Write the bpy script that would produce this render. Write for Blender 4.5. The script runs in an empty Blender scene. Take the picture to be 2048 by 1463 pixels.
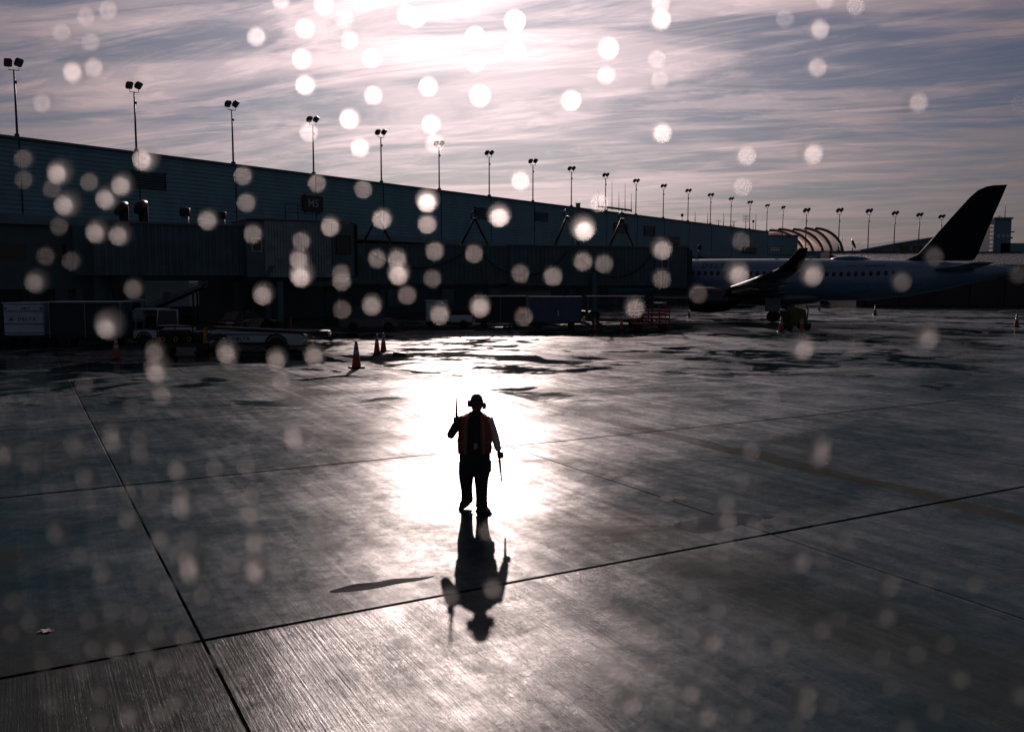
import bpy, bmesh, math, random
from mathutils import Vector, Matrix, Euler
R = math.radians
random.seed(7)
sc = bpy.context.scene
col = sc.collection

# ------------------------------------------------------------------ camera
FPX, CXP, CYP, CAMH = 1767.0, 1024.0, 731.5, 3.5
PITCH = math.atan((731.5 - 565.0) / FPX)
cam_d = bpy.data.cameras.new("camera")
cam = bpy.data.objects.new("camera", cam_d)
col.objects.link(cam)
cam.location = (0, 0, CAMH)
cam.rotation_euler = (math.pi / 2 - PITCH, 0, 0)
cam_d.sensor_width = 36.0
cam_d.lens = 36.0 * FPX / 2048.0
cam_d.clip_start = 0.05
cam_d.clip_end = 6000
cam_d.dof.use_dof = True
cam_d.dof.focus_distance = 34.0
PANE = 0.45                                   # metres from the lens to the wet window
cam_d.dof.aperture_fstop = cam_d.lens / (37.0 / FPX * PANE * 1000.0)
cam_d.dof.aperture_blades = 11
sc.camera = cam

# ------------------------------------------------------------------ world, sun, exposure
SUN_EL, SUN_AZ = R(20.2), R(-2.7)             # azimuth from +Y towards +X
sun_dir = Vector((math.sin(SUN_AZ) * math.cos(SUN_EL), math.cos(SUN_AZ) * math.cos(SUN_EL), math.sin(SUN_EL)))
world = bpy.data.worlds.new("World")
sc.world = world
world.use_nodes = True
wt = world.node_tree
wt.nodes.clear()


def wn(kind, **kw):
    n = wt.nodes.new(kind)
    for k, v in kw.items():
        setattr(n, k, v)
    return n


def wmath(op, a, b=None, c=None, clamp=False):
    n = wn('ShaderNodeMath', operation=op, use_clamp=clamp)
    for i, v in enumerate((a, b, c)):
        if v is None:
            continue
        if isinstance(v, (int, float)):
            n.inputs[i].default_value = v
        else:
            wt.links.new(v, n.inputs[i])
    return n.outputs[0]


def wmix(f, a, b, blend='MIX'):
    n = wn('ShaderNodeMix', data_type='RGBA', blend_type=blend)
    for i, v in ((0, f), (6, a), (7, b)):
        if isinstance(v, (int, float)):
            n.inputs[i].default_value = v
        elif isinstance(v, tuple):
            n.inputs[i].default_value = (*v, 1)
        else:
            wt.links.new(v, n.inputs[i])
    return n.outputs[2]


sky = wn('ShaderNodeTexSky', sky_type='NISHITA', sun_disc=False, sun_elevation=SUN_EL, sun_rotation=SUN_AZ,
         air_density=1.0, dust_density=1.6, ozone_density=2.0)
tc = wn('ShaderNodeTexCoord')
nrm = wn('ShaderNodeVectorMath', operation='NORMALIZE')
wt.links.new(tc.outputs['Generated'], nrm.inputs[0])
sep = wn('ShaderNodeSeparateXYZ')
wt.links.new(nrm.outputs[0], sep.inputs[0])
dz = wmath('MAXIMUM', sep.outputs[2], 0.0)
den = wmath('ADD', dz, 0.055)
px = wmath('DIVIDE', sep.outputs[0], den)
py = wmath('DIVIDE', sep.outputs[1], den)
# cloud decks drawn out by the wind, slightly askew to the view
cmb = wn('ShaderNodeCombineXYZ')
wt.links.new(px, cmb.inputs[0]); wt.links.new(py, cmb.inputs[1])


def cloud(scale_along, scale_across, rot, detail, rough, dist, seed):
    mp = wn('ShaderNodeMapping', vector_type='TEXTURE')
    mp.inputs['Rotation'].default_value = (0, 0, rot)
    mp.inputs['Scale'].default_value = (1 / scale_along, 1 / scale_across, 1)
    mp.inputs['Location'].default_value = (seed, seed * 1.7, 0)
    wt.links.new(cmb.outputs[0], mp.inputs[0])
    nz = wn('ShaderNodeTexNoise')
    nz.inputs['Scale'].default_value = 1.0
    nz.inputs['Detail'].default_value = detail
    nz.inputs['Roughness'].default_value = rough
    nz.inputs['Distortion'].default_value = dist
    wt.links.new(mp.outputs[0], nz.inputs['Vector'])
    return nz.outputs[0]


def ramp(v, lo, hi):
    n = wn('ShaderNodeMapRange', interpolation_type='SMOOTHSTEP')
    wt.links.new(v, n.inputs[0])
    n.inputs[1].default_value = lo; n.inputs[2].default_value = hi
    return n.outputs[0]


c_big = ramp(cloud(0.45, 1.05, R(-14), 6, 0.55, 0.9, 3.1), 0.43, 0.58)
c_wisp = ramp(cloud(0.8, 2.6, R(-20), 10, 0.64, 1.4, 11.4), 0.43, 0.62)
c_fine = ramp(cloud(2.4, 7.0, R(-24), 8, 0.66, 0.9, 5.7), 0.44, 0.70)
c_mot = ramp(cloud(5.0, 8.0, R(15), 6, 0.62, 0.5, 8.3), 0.47, 0.66)
cov = wmath('ADD', wmath('MULTIPLY', c_big, 0.50), wmath('MULTIPLY', c_wisp, 0.40))
cov = wmath('ADD', cov, wmath('MULTIPLY', c_fine, 0.16))
cov = wmath('ADD', cov, wmath('MULTIPLY_ADD', wmath('MULTIPLY', c_mot, c_wisp), 0.20, 0.07), clamp=True)
# light scattered forward by thin cloud around the sun
dt = wn('ShaderNodeVectorMath', operation='DOT_PRODUCT')
wt.links.new(nrm.outputs[0], dt.inputs[0]); dt.inputs[1].default_value = sun_dir
ang = wmath('ARCCOSINE', wmath('MINIMUM', dt.outputs['Value'], 1.0))
g1 = wmath('EXPONENT', wmath('MULTIPLY', wmath('POWER', wmath('DIVIDE', ang, 0.095), 2.0), -1.0))
g2 = wmath('EXPONENT', wmath('MULTIPLY', wmath('POWER', wmath('DIVIDE', ang, 0.35), 2.0), -1.0))
g3 = wmath('EXPONENT', wmath('DIVIDE', ang, -0.32))
glow = wmath('ADD', wmath('ADD', wmath('MULTIPLY', g1, 0.8), wmath('MULTIPLY', g2, 5.6)), wmath('MULTIPLY', g3, 2.8))
lit = wmath('ADD', glow, 0.46)
CL = wn('ShaderNodeVectorMath', operation='SCALE')
CL.inputs[0].default_value = (1.0, 0.775, 0.785)
wt.links.new(lit, CL.inputs['Scale'])
sky_t = wmix(1.0, sky.outputs[0], (0.066, 0.074, 0.104), 'MULTIPLY')
mixc = wmix(wmath('MULTIPLY', cov, 0.92), sky_t, CL.outputs[0])
# the layer of air near the horizon takes a dusty warm tint
hz = wmath('EXPONENT', wmath('MULTIPLY', dz, -26.0))
HZ = wn('ShaderNodeVectorMath', operation='SCALE')
HZ.inputs[0].default_value = (1.0, 0.78, 0.72)
wt.links.new(wmath('ADD', wmath('MULTIPLY', glow, 0.55), 0.7), HZ.inputs['Scale'])
mixh = wmix(wmath('MULTIPLY', hz, 0.55), mixc, HZ.outputs[0])
bg = wn('ShaderNodeBackground')
bg.inputs['Strength'].default_value = 0.15
wt.links.new(mixh, bg.inputs['Color'])
wo = wn('ShaderNodeOutputWorld')
wt.links.new(bg.outputs[0], wo.inputs[0])
world.cycles.sampling_method = 'MANUAL'
world.cycles.sample_map_resolution = 1024

sun_l = bpy.data.lights.new("sun", 'SUN')
sun_l.energy = 2.7
sun_l.angle = R(0.6)
sun_l.color = (1.0, 0.80, 0.74)
sun = bpy.data.objects.new("sun", sun_l)
col.objects.link(sun)
sun.rotation_euler = sun_dir.to_track_quat('Z', 'Y').to_euler()
sun.location = (0, 60, 60)

vs = sc.view_settings
sc.display_settings.display_device = 'sRGB'
vs.view_transform = 'Standard'; vs.look = 'None'; vs.gamma = 1.0; vs.exposure = 0.3
vs.use_curve_mapping = False
sc.render.engine = 'CYCLES'
cy = sc.cycles
cy.use_denoising = True
cy.use_adaptive_sampling = False
cy.max_bounces = 6; cy.diffuse_bounces = 3; cy.glossy_bounces = 3; cy.transmission_bounces = 4; cy.transparent_max_bounces = 8
cy.sample_clamp_indirect = 6.0
cy.caustics_reflective = False; cy.caustics_refractive = True

# ------------------------------------------------------------------ helpers
_c, _s = math.cos(PITCH), math.sin(PITCH)


def ray(x, y):
    u = (x - CXP) / FPX; v = (CYP - y) / FPX
    return Vector((u, _c + v * _s, -_s + v * _c))


def gnd(x, y, z=0.0):
    r = ray(x, y); t = (z - CAMH) / r.z
    return Vector((0, 0, CAMH)) + r * t


def at(x, y, Y):
    r = ray(x, y)
    return Vector((0, 0, CAMH)) + r * (Y / r.y)


class MB:
    def __init__(s):
        s.v = []; s.f = []; s.smooth = []

    def add(s, vs_, fs_, smooth=False):
        o = len(s.v)
        s.v += [tuple(p) for p in vs_]
        for f in fs_:
            s.f.append(tuple(i + o for i in f)); s.smooth.append(smooth)
        return s

    def box(s, c, d, rot=None, bevel=0.0):
        x, y, z = d[0] / 2, d[1] / 2, d[2] / 2
        b = min(bevel, x * .9, y * .9, z * .9)
        if b <= 0:
            vs_ = [(sx * x, sy * y, sz * z) for sz in (-1, 1) for sy in (-1, 1) for sx in (-1, 1)]
            fs_ = [(0, 2, 3, 1), (4, 5, 7, 6), (0, 1, 5, 4), (2, 6, 7, 3), (0, 4, 6, 2), (1, 3, 7, 5)]
        else:
            vs_ = []
            for sz in (-1, 1):
                for sy in (-1, 1):
                    for sx in (-1, 1):
                        vs_ += [(sx * (x - b), sy * (y - b), sz * z), (sx * (x - b), sy * y, sz * (z - b)), (sx * x, sy * (y - b), sz * (z - b))]
            bm = bmesh.new()
            for p in vs_:
                bm.verts.new(p)
            r = bmesh.ops.convex_hull(bm, input=bm.verts)
            bm.verts.index_update()
            vs_ = [tuple(v.co) for v in bm.verts]; fs_ = [tuple(v.index for v in f.verts) for f in bm.faces]
            bm.free()
        M = Matrix.Identity(3)
        if rot is not None:
            M = rot.to_matrix() if isinstance(rot, Euler) else (Euler(rot).to_matrix() if isinstance(rot, tuple) else rot)
        C = Vector(c)
        return s.add([M @ Vector(p) + C for p in vs_], fs_)

    def hull(s, pts):
        bm = bmesh.new()
        for p in pts:
            bm.verts.new(p)
        bmesh.ops.convex_hull(bm, input=bm.verts)
        loose = [v for v in bm.verts if not v.link_faces]
        bmesh.ops.delete(bm, geom=loose, context='VERTS')
        bm.verts.index_update()
        vs_ = [tuple(v.co) for v in bm.verts]; fs_ = [tuple(v.index for v in f.verts) for f in bm.faces]
        bm.free()
        return s.add(vs_, fs_)

    def rings(s, rings, caps=True, smooth=True, closed=True):
        n = len(rings[0]); vs_ = [p for r in rings for p in r]; fs_ = []
        m = n if closed else n - 1
        for i in range(len(rings) - 1):
            for j in range(m):
                a = i * n + j; b = i * n + (j + 1) % n
                fs_.append((a, b, b + n, a + n))
        s.add(vs_, fs_, smooth)
        if caps:
            o = len(s.v) - len(vs_)
            s.f.append(tuple(o + j for j in reversed(range(n)))); s.smooth.append(False)
            o2 = o + (len(rings) - 1) * n
            s.f.append(tuple(o2 + j for j in range(n))); s.smooth.append(False)
        return s

    def tube(s, pts, rad, n=8, smooth=True, caps=True):
        pts = [Vector(p) for p in pts]
        if isinstance(rad, (int, float)):
            rad = [rad] * len(pts)
        rs = []
        up = None
        for i, p in enumerate(pts):
            d = (pts[min(i + 1, len(pts) - 1)] - pts[max(i - 1, 0)]).normalized()
            if up is None:
                up = Vector((0, 0, 1)) if abs(d.z) < .9 else Vector((1, 0, 0))
            x = d.cross(up)
            if x.length < 1e-4:
                x = d.cross(Vector((0, 1, 0)))
            x.normalize(); y = x.cross(d).normalized(); up = y
            rr = rad[i]
            rx, ry = rr if isinstance(rr, tuple) else (rr, rr)
            rs.append([p + x * math.cos(a) * rx - y * math.sin(a) * ry for a in [2 * math.pi * k / n for k in range(n)]])
        return s.rings(rs, caps, smooth)

    def cyl(s, a, b, r, n=12, smooth=True):
        return s.tube([a, b], r, n, smooth)

    def lathe(s, prof, axis=2, n=16, c=(0, 0, 0), smooth=True, caps=True):
        rs = []
        for r, h in prof:
            ring = []
            for k in range(n):
                a = 2 * math.pi * k / n
                p = [0, 0, 0]; p[axis] = h; p[(axis + 1) % 3] = r * math.cos(a); p[(axis + 2) % 3] = r * math.sin(a)
                ring.append((p[0] + c[0], p[1] + c[1], p[2] + c[2]))
            rs.append(ring)
        return s.rings(rs, caps, smooth)

    def prism(s, poly, y0, y1):
        """poly in (x,z), extruded in y"""
        n = len(poly)
        vs_ = [(p[0], y0, p[1]) for p in poly] + [(p[0], y1, p[1]) for p in poly]
        fs_ = [tuple(range(n)), tuple(range(2 * n - 1, n - 1, -1))] + [(i, i + n, (i + 1) % n + n, (i + 1) % n) for i in range(n)]
        return s.add(vs_, fs_)

    def mesh(s, name, mat):
        me = bpy.data.meshes.new(name)
        me.from_pydata(s.v, [], s.f)
        me.polygons.foreach_set('use_smooth', s.smooth)
        bm = bmesh.new(); bm.from_mesh(me)
        bmesh.ops.recalc_face_normals(bm, faces=bm.faces)
        bm.to_mesh(me); bm.free()
        if mat:
            me.materials.append(mat)
        return me

    def build(s, name, mat, parent=None, loc=None, rot=None):
        return link(name, s.mesh(name, mat), parent, loc, rot)


def link(name, me, parent=None, loc=None, rot=None):
    o = bpy.data.objects.new(name, me)
    col.objects.link(o)
    if parent:
        o.parent = parent
    if loc is not None:
        o.location = loc
    if rot is not None:
        o.rotation_euler = rot
    return o


def empty(name, loc=(0, 0, 0), rz=0.0):
    o = bpy.data.objects.new(name, None)
    col.objects.link(o)
    o.empty_display_size = 0.2
    o.location = loc; o.rotation_euler = (0, 0, rz)
    return o


def tag(o, label=None, cat=None, group=None, kind=None):
    if label: o['label'] = label
    if cat: o['category'] = cat
    if group: o['group'] = group
    if kind: o['kind'] = kind
    return o


def copy_tree(o, parent=None):
    c = o.copy(); col.objects.link(c); c.parent = parent
    for ch in list(o.children):
        copy_tree(ch, c)
    return c


_font_cache = {}


def text_mesh(txt, size, shear=0.0, spacing=1.0, bold=0.0):
    key = (txt, size, shear, spacing, bold)
    if key in _font_cache:
        return _font_cache[key]
    cu = bpy.data.curves.new("lettering", 'FONT')
    cu.body = txt; cu.size = size; cu.shear = shear; cu.space_character = spacing; cu.offset = bold
    cu.align_x = 'CENTER'; cu.align_y = 'CENTER'; cu.resolution_u = 3
    ob = bpy.data.objects.new("lettering", cu)
    col.objects.link(ob)
    dg = bpy.context.evaluated_depsgraph_get()
    me = bpy.data.meshes.new_from_object(ob.evaluated_get(dg))
    vs_ = [v.co.copy() for v in me.vertices]; fs_ = [tuple(p.vertices) for p in me.polygons]
    bpy.data.objects.remove(ob); bpy.data.curves.remove(cu); bpy.data.meshes.remove(me)
    _font_cache[key] = (vs_, fs_)
    return vs_, fs_


def lettering(txt, size, mat, parent, loc, rot=(math.pi / 2, 0, 0), shear=0.0, spacing=1.0, bold=0.0, name="lettering"):
    vs_, fs_ = text_mesh(txt, size, shear, spacing, bold)
    me = bpy.data.meshes.new(name); me.from_pydata([tuple(v) for v in vs_], [], fs_); me.materials.append(mat)
    return link(name, me, parent, loc, rot)


# ------------------------------------------------------------------ materials
def mat(name, rgb, rough=0.5, metal=0.0, var=0.25, scale=3.0, bump=0.0, bscale=40.0, coord='Object', spec=0.5, dirt=None, coat=0.0, emit=0.0):
    m = bpy.data.materials.new(name); m.use_nodes = True
    nt = m.node_tree; b = nt.nodes['Principled BSDF']
    tcn = nt.nodes.new('ShaderNodeTexCoord')
    nz = nt.nodes.new('ShaderNodeTexNoise'); nz.inputs['Scale'].default_value = scale; nz.inputs['Detail'].default_value = 6; nz.inputs['Roughness'].default_value = .6
    nt.links.new(tcn.outputs[coord], nz.inputs['Vector'])
    mr = nt.nodes.new('ShaderNodeMapRange'); mr.inputs[1].default_value = .3; mr.inputs[2].default_value = .7
    mr.inputs[3].default_value = 1 - var; mr.inputs[4].default_value = 1 + var
    nt.links.new(nz.outputs[0], mr.inputs[0])
    mx = nt.nodes.new('ShaderNodeVectorMath'); mx.operation = 'SCALE'; mx.inputs[0].default_value = rgb
    nt.links.new(mr.outputs[0], mx.inputs['Scale'])
    out = mx.outputs[0]
    if dirt:
        n2 = nt.nodes.new('ShaderNodeTexNoise'); n2.inputs['Scale'].default_value = scale * .37; n2.inputs['Detail'].default_value = 9; n2.inputs['Roughness'].default_value = .7
        nt.links.new(tcn.outputs[coord], n2.inputs['Vector'])
        r2 = nt.nodes.new('ShaderNodeMapRange'); r2.inputs[1].default_value = .5; r2.inputs[2].default_value = .72
        r2.inputs[4].default_value = .75
        nt.links.new(n2.outputs[0], r2.inputs[0])
        mm = nt.nodes.new('ShaderNodeMix'); mm.data_type = 'RGBA'
        nt.links.new(r2.outputs[0], mm.inputs[0]); nt.links.new(out, mm.inputs[6]); mm.inputs[7].default_value = (*dirt, 1)
        out = mm.outputs[2]
    nt.links.new(out, b.inputs['Base Color'])
    rr = nt.nodes.new('ShaderNodeMapRange'); rr.inputs[1].default_value = .3; rr.inputs[2].default_value = .7
    rr.inputs[3].default_value = max(.02, rough * .75); rr.inputs[4].default_value = min(1, rough * 1.25)
    nt.links.new(nz.outputs[0], rr.inputs[0]); nt.links.new(rr.outputs[0], b.inputs['Roughness'])
    b.inputs['Metallic'].default_value = metal
    b.inputs['Specular IOR Level'].default_value = spec
    b.inputs['Coat Weight'].default_value = coat
    if emit:
        b.inputs['Emission Color'].default_value = (*rgb, 1); b.inputs['Emission Strength'].default_value = emit
    if bump:
        n3 = nt.nodes.new('ShaderNodeTexNoise'); n3.inputs['Scale'].default_value = bscale; n3.inputs['Detail'].default_value = 4
        nt.links.new(tcn.outputs[coord], n3.inputs['Vector'])
        bp = nt.nodes.new('ShaderNodeBump'); bp.inputs['Strength'].default_value = bump; bp.inputs['Distance'].default_value = .02
        nt.links.new(n3.outputs[0], bp.inputs['Height']); nt.links.new(bp.outputs[0], b.inputs['Normal'])
    return m


M = {}
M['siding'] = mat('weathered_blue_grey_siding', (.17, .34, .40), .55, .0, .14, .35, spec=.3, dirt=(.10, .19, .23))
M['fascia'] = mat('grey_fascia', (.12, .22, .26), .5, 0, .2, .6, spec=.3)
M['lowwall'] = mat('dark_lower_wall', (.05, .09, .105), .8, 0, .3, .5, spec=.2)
M['roofing'] = mat('roof_membrane', (.10, .11, .12), .8, 0, .2, .3, spec=.2)
M['cap'] = mat('parapet_cap', (.12, .14, .16), .45, .2, .2, .8)
M['darkmetal'] = mat('dark_metal', (.02, .022, .026), .5, .4, .3, 4)
M['polesteel'] = mat('galvanised_pole', (.06, .062, .068), .5, .7, .3, 2)
M['lampglass'] = mat('floodlight_glass', (.16, .17, .18), .15, 0, .2, 6)
M['black'] = mat('black_rubber', (.012, .012, .013), .6, 0, .3, 9, bump=.2)
M['signdark'] = mat('sign_face', (.012, .014, .018), .4, 0, .2, 2)
M['signletter'] = mat('sign_letter_grey', (.30, .33, .36), .5, 0, .1, 4)
M['bridge'] = mat('jet_bridge_paint', (.06, .13, .155), .5, .0, .25, .8, dirt=(.035, .065, .078))
M['bridgerib'] = mat('ribbed_bridge_metal', (.22, .32, .34), .45, .1, .25, 1.2, dirt=(.09, .13, .14))
M['bridgeglass'] = mat('dark_glass', (.01, .014, .018), .08, 0, .1, 2)
M['white'] = mat('worn_white_paint', (.42, .56, .62), .42, 0, .12, 1.5, dirt=(.22, .29, .32))
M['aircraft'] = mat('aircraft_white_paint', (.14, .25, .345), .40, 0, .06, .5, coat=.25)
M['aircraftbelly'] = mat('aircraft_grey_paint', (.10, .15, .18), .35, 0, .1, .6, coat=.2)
M['fin'] = mat('navy_tail_paint', (.006, .009, .014), .6, 0, .15, .4, spec=.2)
M['nacelle'] = mat('navy_nacelle_paint', (.014, .02, .036), .3, 0, .15, .5, coat=.3)
M['lip'] = mat('polished_lip', (.35, .37, .40), .22, 1.0, .1, 2)
M['navyletter'] = mat('navy_lettering', (.012, .02, .06), .4, 0, .1, 4)
M['redletter'] = mat('red_lettering', (.22, .012, .02), .4, 0, .1, 4)
M['acwindow'] = mat('cabin_window', (.008, .012, .02), .12, 0, .1, 3)
M['orange'] = mat('orange_cone_plastic', (.34, .035, .012), .45, 0, .2, 8, dirt=(.16, .03, .015))
M['reflective'] = mat('reflective_sleeve', (.34, .34, .35), .35, 0, .15, 10)
M['yellow'] = mat('yellow_paint', (.36, .24, .03), .45, 0, .25, 4, dirt=(.07, .05, .02))
M['red'] = mat('red_paint', (.34, .03, .018), .42, 0, .25, 4, dirt=(.06, .015, .01))
M['blue'] = mat('navy_container_paint', (.05, .085, .16), .38, 0, .25, 2)
M['greenyellow'] = mat('hi_vis_green', (.07, .09, .015), .7, 0, .2, 6)
M['cartroof'] = mat('glint_pale_cart_roof', (.75, .74, .72), .45, .25, .1, 2)  # pale colour stands in for the sun glint on the dolly roofs
M['alu'] = mat('scuffed_aluminium', (.38, .39, .40), .28, .9, .2, 3)
M['tyre'] = mat('tyre_rubber', (.014, .014, .014), .75, 0, .3, 12)
M['rim'] = mat('wheel_rim', (.16, .19, .22), .4, .3, .2, 6)
M['glass'] = mat('vehicle_glass', (.035, .05, .06), .08, 0, .1, 2)
M['tail'] = mat('tail_light', (.35, .012, .01), .25, 0, .1, 5)
M['amber'] = mat('amber_light', (.6, .22, .03), .25, 0, .1, 5)
M['canvas'] = mat('dark_curtain', (.03, .042, .055), .8, 0, .3, 3, bump=.3, bscale=12)
M['carwhite'] = mat('car_paint', (.10, .11, .12), .25, 0, .05, 1, coat=.5)
M['canopy'] = mat('white_shell_canopy', (.8, .76, .72), .5, 0, .08, .2)
_nt = M['canopy'].node_tree; _pb = _nt.nodes['Principled BSDF']; _tb = _nt.nodes.new('ShaderNodeBsdfTranslucent'); _tb.inputs[0].default_value = (.95, .86, .82, 1)
_mx = _nt.nodes.new('ShaderNodeMixShader'); _mx.inputs[0].default_value = .75
_nt.links.new(_pb.outputs[0], _mx.inputs[1]); _nt.links.new(_tb.outputs[0], _mx.inputs[2]); _nt.links.new(_mx.outputs[0], _nt.nodes['Material Output'].inputs[0])
M['canopyrib'] = mat('shell_rib', (.10, .11, .12), .5, .3, .2, 1)
M['farwall'] = mat('far_building_wall', (.14, .24, .29), .6, 0, .15, .1)
M['farmetal'] = mat('far_metal_roof', (.13, .13, .14), .32, .5, .2, .2)
M['fardark'] = mat('far_dark_wall', (.025, .03, .042), .7, 0, .3, .2)
M['litpane'] = mat('pale_window_pane', (.5, .47, .4), .3, 0, .1, 1)
M['skin'] = mat('skin', (.10, .055, .038), .5, 0, .15, 20)
M['shirt'] = mat('dark_shirt', (.022, .022, .026), .85, 0, .3, 14, bump=.35, bscale=60)
M['sleeve'] = mat('lit_grey_sleeve', (.58, .53, .48), .85, 0, .2, 14, bump=.35, bscale=50)  # grey raised in colour so the left sleeve looks lit
M['vest'] = mat('orange_vest', (.26, .045, .014), .75, 0, .2, 10, bump=.3, bscale=60)
M['vestband'] = mat('vest_reflective_band', (.16, .15, .12), .4, 0, .1, 10)
M['jeans'] = mat('dark_work_trousers', (.014, .016, .022), .85, 0, .35, 10, bump=.5, bscale=30)
M['boot'] = mat('black_boot', (.012, .011, .010), .5, 0, .3, 14)
M['wand'] = mat('red_wand_plastic', (.42, .05, .03), .35, 0, .1, 8)
M['leaf'] = mat('pale_dry_leaf', (.42, .33, .28), .7, 0, .2, 20)
M['sealant'] = mat('joint_sealant', (.004, .004, .004), .9, 0, .3, 6, coord='Object', spec=.0)

# ---- apron grid frame (25 ft slabs)
SLAB = 7.62
G0 = gnd(405, 1280)
GA = R(29.0)
gu = Vector((math.cos(GA), math.sin(GA), 0)); gv = Vector((-math.sin(GA), math.cos(GA), 0))


def concrete():
    m = bpy.data.materials.new('wet_concrete'); m.use_nodes = True
    nt = m.node_tree; L = nt.links.new; b = nt.nodes['Principled BSDF']

    def N(t, **k):
        n = nt.nodes.new(t)
        for a, v in k.items():
            setattr(n, a, v)
        return n

    def val(op, a, b_=None, c_=None, clamp=False):
        n = N('ShaderNodeMath', operation=op, use_clamp=clamp)
        for i, v in enumerate((a, b_, c_)):
            if v is None: continue
            if isinstance(v, (int, float)): n.inputs[i].default_value = v
            else: L(v, n.inputs[i])
        return n.outputs[0]

    def sm(v, lo, hi, o0=0.0, o1=1.0):
        n = N('ShaderNodeMapRange', interpolation_type='SMOOTHSTEP')
        L(v, n.inputs[0]); n.inputs[1].default_value = lo; n.inputs[2].default_value = hi; n.inputs[3].default_value = o0; n.inputs[4].default_value = o1
        return n.outputs[0]

    geo = N('ShaderNodeNewGeometry')
    mp = N('ShaderNodeMapping', vector_type='TEXTURE')      # into slab axes: x along A joints, y along B joints
    mp.inputs['Location'].default_value = (G0.x, G0.y, 0); mp.inputs['Rotation'].default_value = (0, 0, GA)
    L(geo.outputs['Position'], mp.inputs[0])
    P = mp.outputs[0]
    sp = N('ShaderNodeSeparateXYZ'); L(P, sp.inputs[0])

    def noise(scale, det=5, ro=.55, dist=0.0, sx=1, sy=1, off=0, vec=None):
        q = N('ShaderNodeMapping'); q.inputs['Scale'].default_value = (scale * sx, scale * sy, scale); q.inputs['Location'].default_value = (off, off * .7, 0)
        L(vec or P, q.inputs[0])
        n = N('ShaderNodeTexNoise'); n.inputs['Scale'].default_value = 1; n.inputs['Detail'].default_value = det; n.inputs['Roughness'].default_value = ro; n.inputs['Distortion'].default_value = dist
        L(q.outputs[0], n.inputs['Vector'])
        return n.outputs[0]

    oi = N('ShaderNodeObjectInfo')
    big = noise(.09, 5, .6, .6, off=4)
    mid = noise(.45, 7, .62, .7, off=9)
    wisp = noise(.38, 9, .66, 1.0, sx=.7, sy=1.2, off=2)
    fine = noise(5.0, 6, .65, off=1)
    speck = noise(60, 3, .6, off=6)
    # standing water: smooth film
    pud = val('ADD', val('MULTIPLY', big, .55), val('MULTIPLY', mid, .45))
    pud = val('ADD', pud, val('MULTIPLY', wisp, .12))
    sw = N('ShaderNodeSeparateXYZ'); L(geo.outputs['Position'], sw.inputs[0])
    puddle = val('MULTIPLY', sm(pud, .545, .615), sm(sw.outputs[1], 19.0, 30.0))
    # two worn lengthwise strips that stay rough
    warp = val('MULTIPLY', val('SUBTRACT', noise(.6, 6, .6, off=3), .5), .75)
    xa = val('ADD', sp.outputs[0], warp)

    def strip(c0, half, soft):
        d = val('ABSOLUTE', val('SUBTRACT', xa, c0))
        return sm(d, half, half + soft, 1.0, 0.0)
    s1 = strip(STRIP1, .20, .14)
    s2 = strip(STRIP2, .30, .95)
    s2 = val('MULTIPLY', val('MULTIPLY', s2, sm(mid, .36, .56)), .7)
    dry = val('MAXIMUM', s1, s2)
    dry = val('MAXIMUM', dry, val('MULTIPLY', sm(noise(.16, 6, .65, .8, off=21), .57, .66), .8))
    wet = val('MULTIPLY', puddle, val('SUBTRACT', 1.0, dry))
    # roughness
    r0 = val('MULTIPLY_ADD', val('SUBTRACT', wisp, .5), .30, .385)
    r0 = val('MULTIPLY_ADD', val('SUBTRACT', mid, .5), .28, r0)
    r0 = val('MULTIPLY_ADD', val('SUBTRACT', noise(3.4, 9, .74, .4, off=12), .5), .34, r0)
    r0 = val('MULTIPLY_ADD', val('SUBTRACT', oi.outputs['Random'], .5), .13, r0)
    r1 = N('ShaderNodeMix'); L(dry, r1.inputs[0]); L(r0, r1.inputs[2]); r1.inputs[3].default_value = .46
    r2 = N('ShaderNodeMix'); L(wet, r2.inputs[0]); L(r1.outputs[0], r2.inputs[2]); r2.inputs[3].default_value = .07
    rc = val('MINIMUM', val('MAXIMUM', r2.outputs[0], .06), .75)
    # colour of the concrete itself
    t = val('ADD', val('MULTIPLY', mid, .6), val('MULTIPLY', fine, .4))
    cr = N('ShaderNodeMix', data_type='RGBA'); L(sm(t, .35, .68), cr.inputs[0])
    cr.inputs[6].default_value = (.002, .019, .028, 1); cr.inputs[7].default_value = (.009, .036, .048, 1)
    st = N('ShaderNodeMix', data_type='RGBA'); L(val('MULTIPLY', sm(noise(.22, 7, .7, .5, off=33), .54, .70), .6), st.inputs[0])
    L(cr.outputs[2], st.inputs[6]); st.inputs[7].default_value = (.024, .019, .009, 1)
    dc = N('ShaderNodeMix', data_type='RGBA'); L(val('MULTIPLY', dry, .6), dc.inputs[0]); L(st.outputs[2], dc.inputs[6]); dc.inputs[7].default_value = (.042, .036, .026, 1)
    por = noise(.7, 9, .68, .9, off=14)
    por = val('ADD', val('MULTIPLY', por, .30), val('MULTIPLY', noise(5.0, 8, .74, .3, off=17), .46))
    por = val('MULTIPLY_ADD', noise(24, 4, .7, off=19), .24, por)
    por = val('MULTIPLY_ADD', val('SUBTRACT', oi.outputs['Random'], .5), -.10, por)
    patch = sm(val('ADD', val('MULTIPLY', noise(.17, 8, .62, .9, off=41), .7), val('MULTIPLY', noise(.55, 8, .68, .6, off=44), .3)), .41, .57, .40, 1.0)
    scrub = sm(noise(1.0, 6, .62, .35, sx=3.2, sy=.16, off=51), .44, .60, .70, 1.0)       # wheel-polished lanes along the joints
    pk = val('MULTIPLY', patch, scrub)
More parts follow.
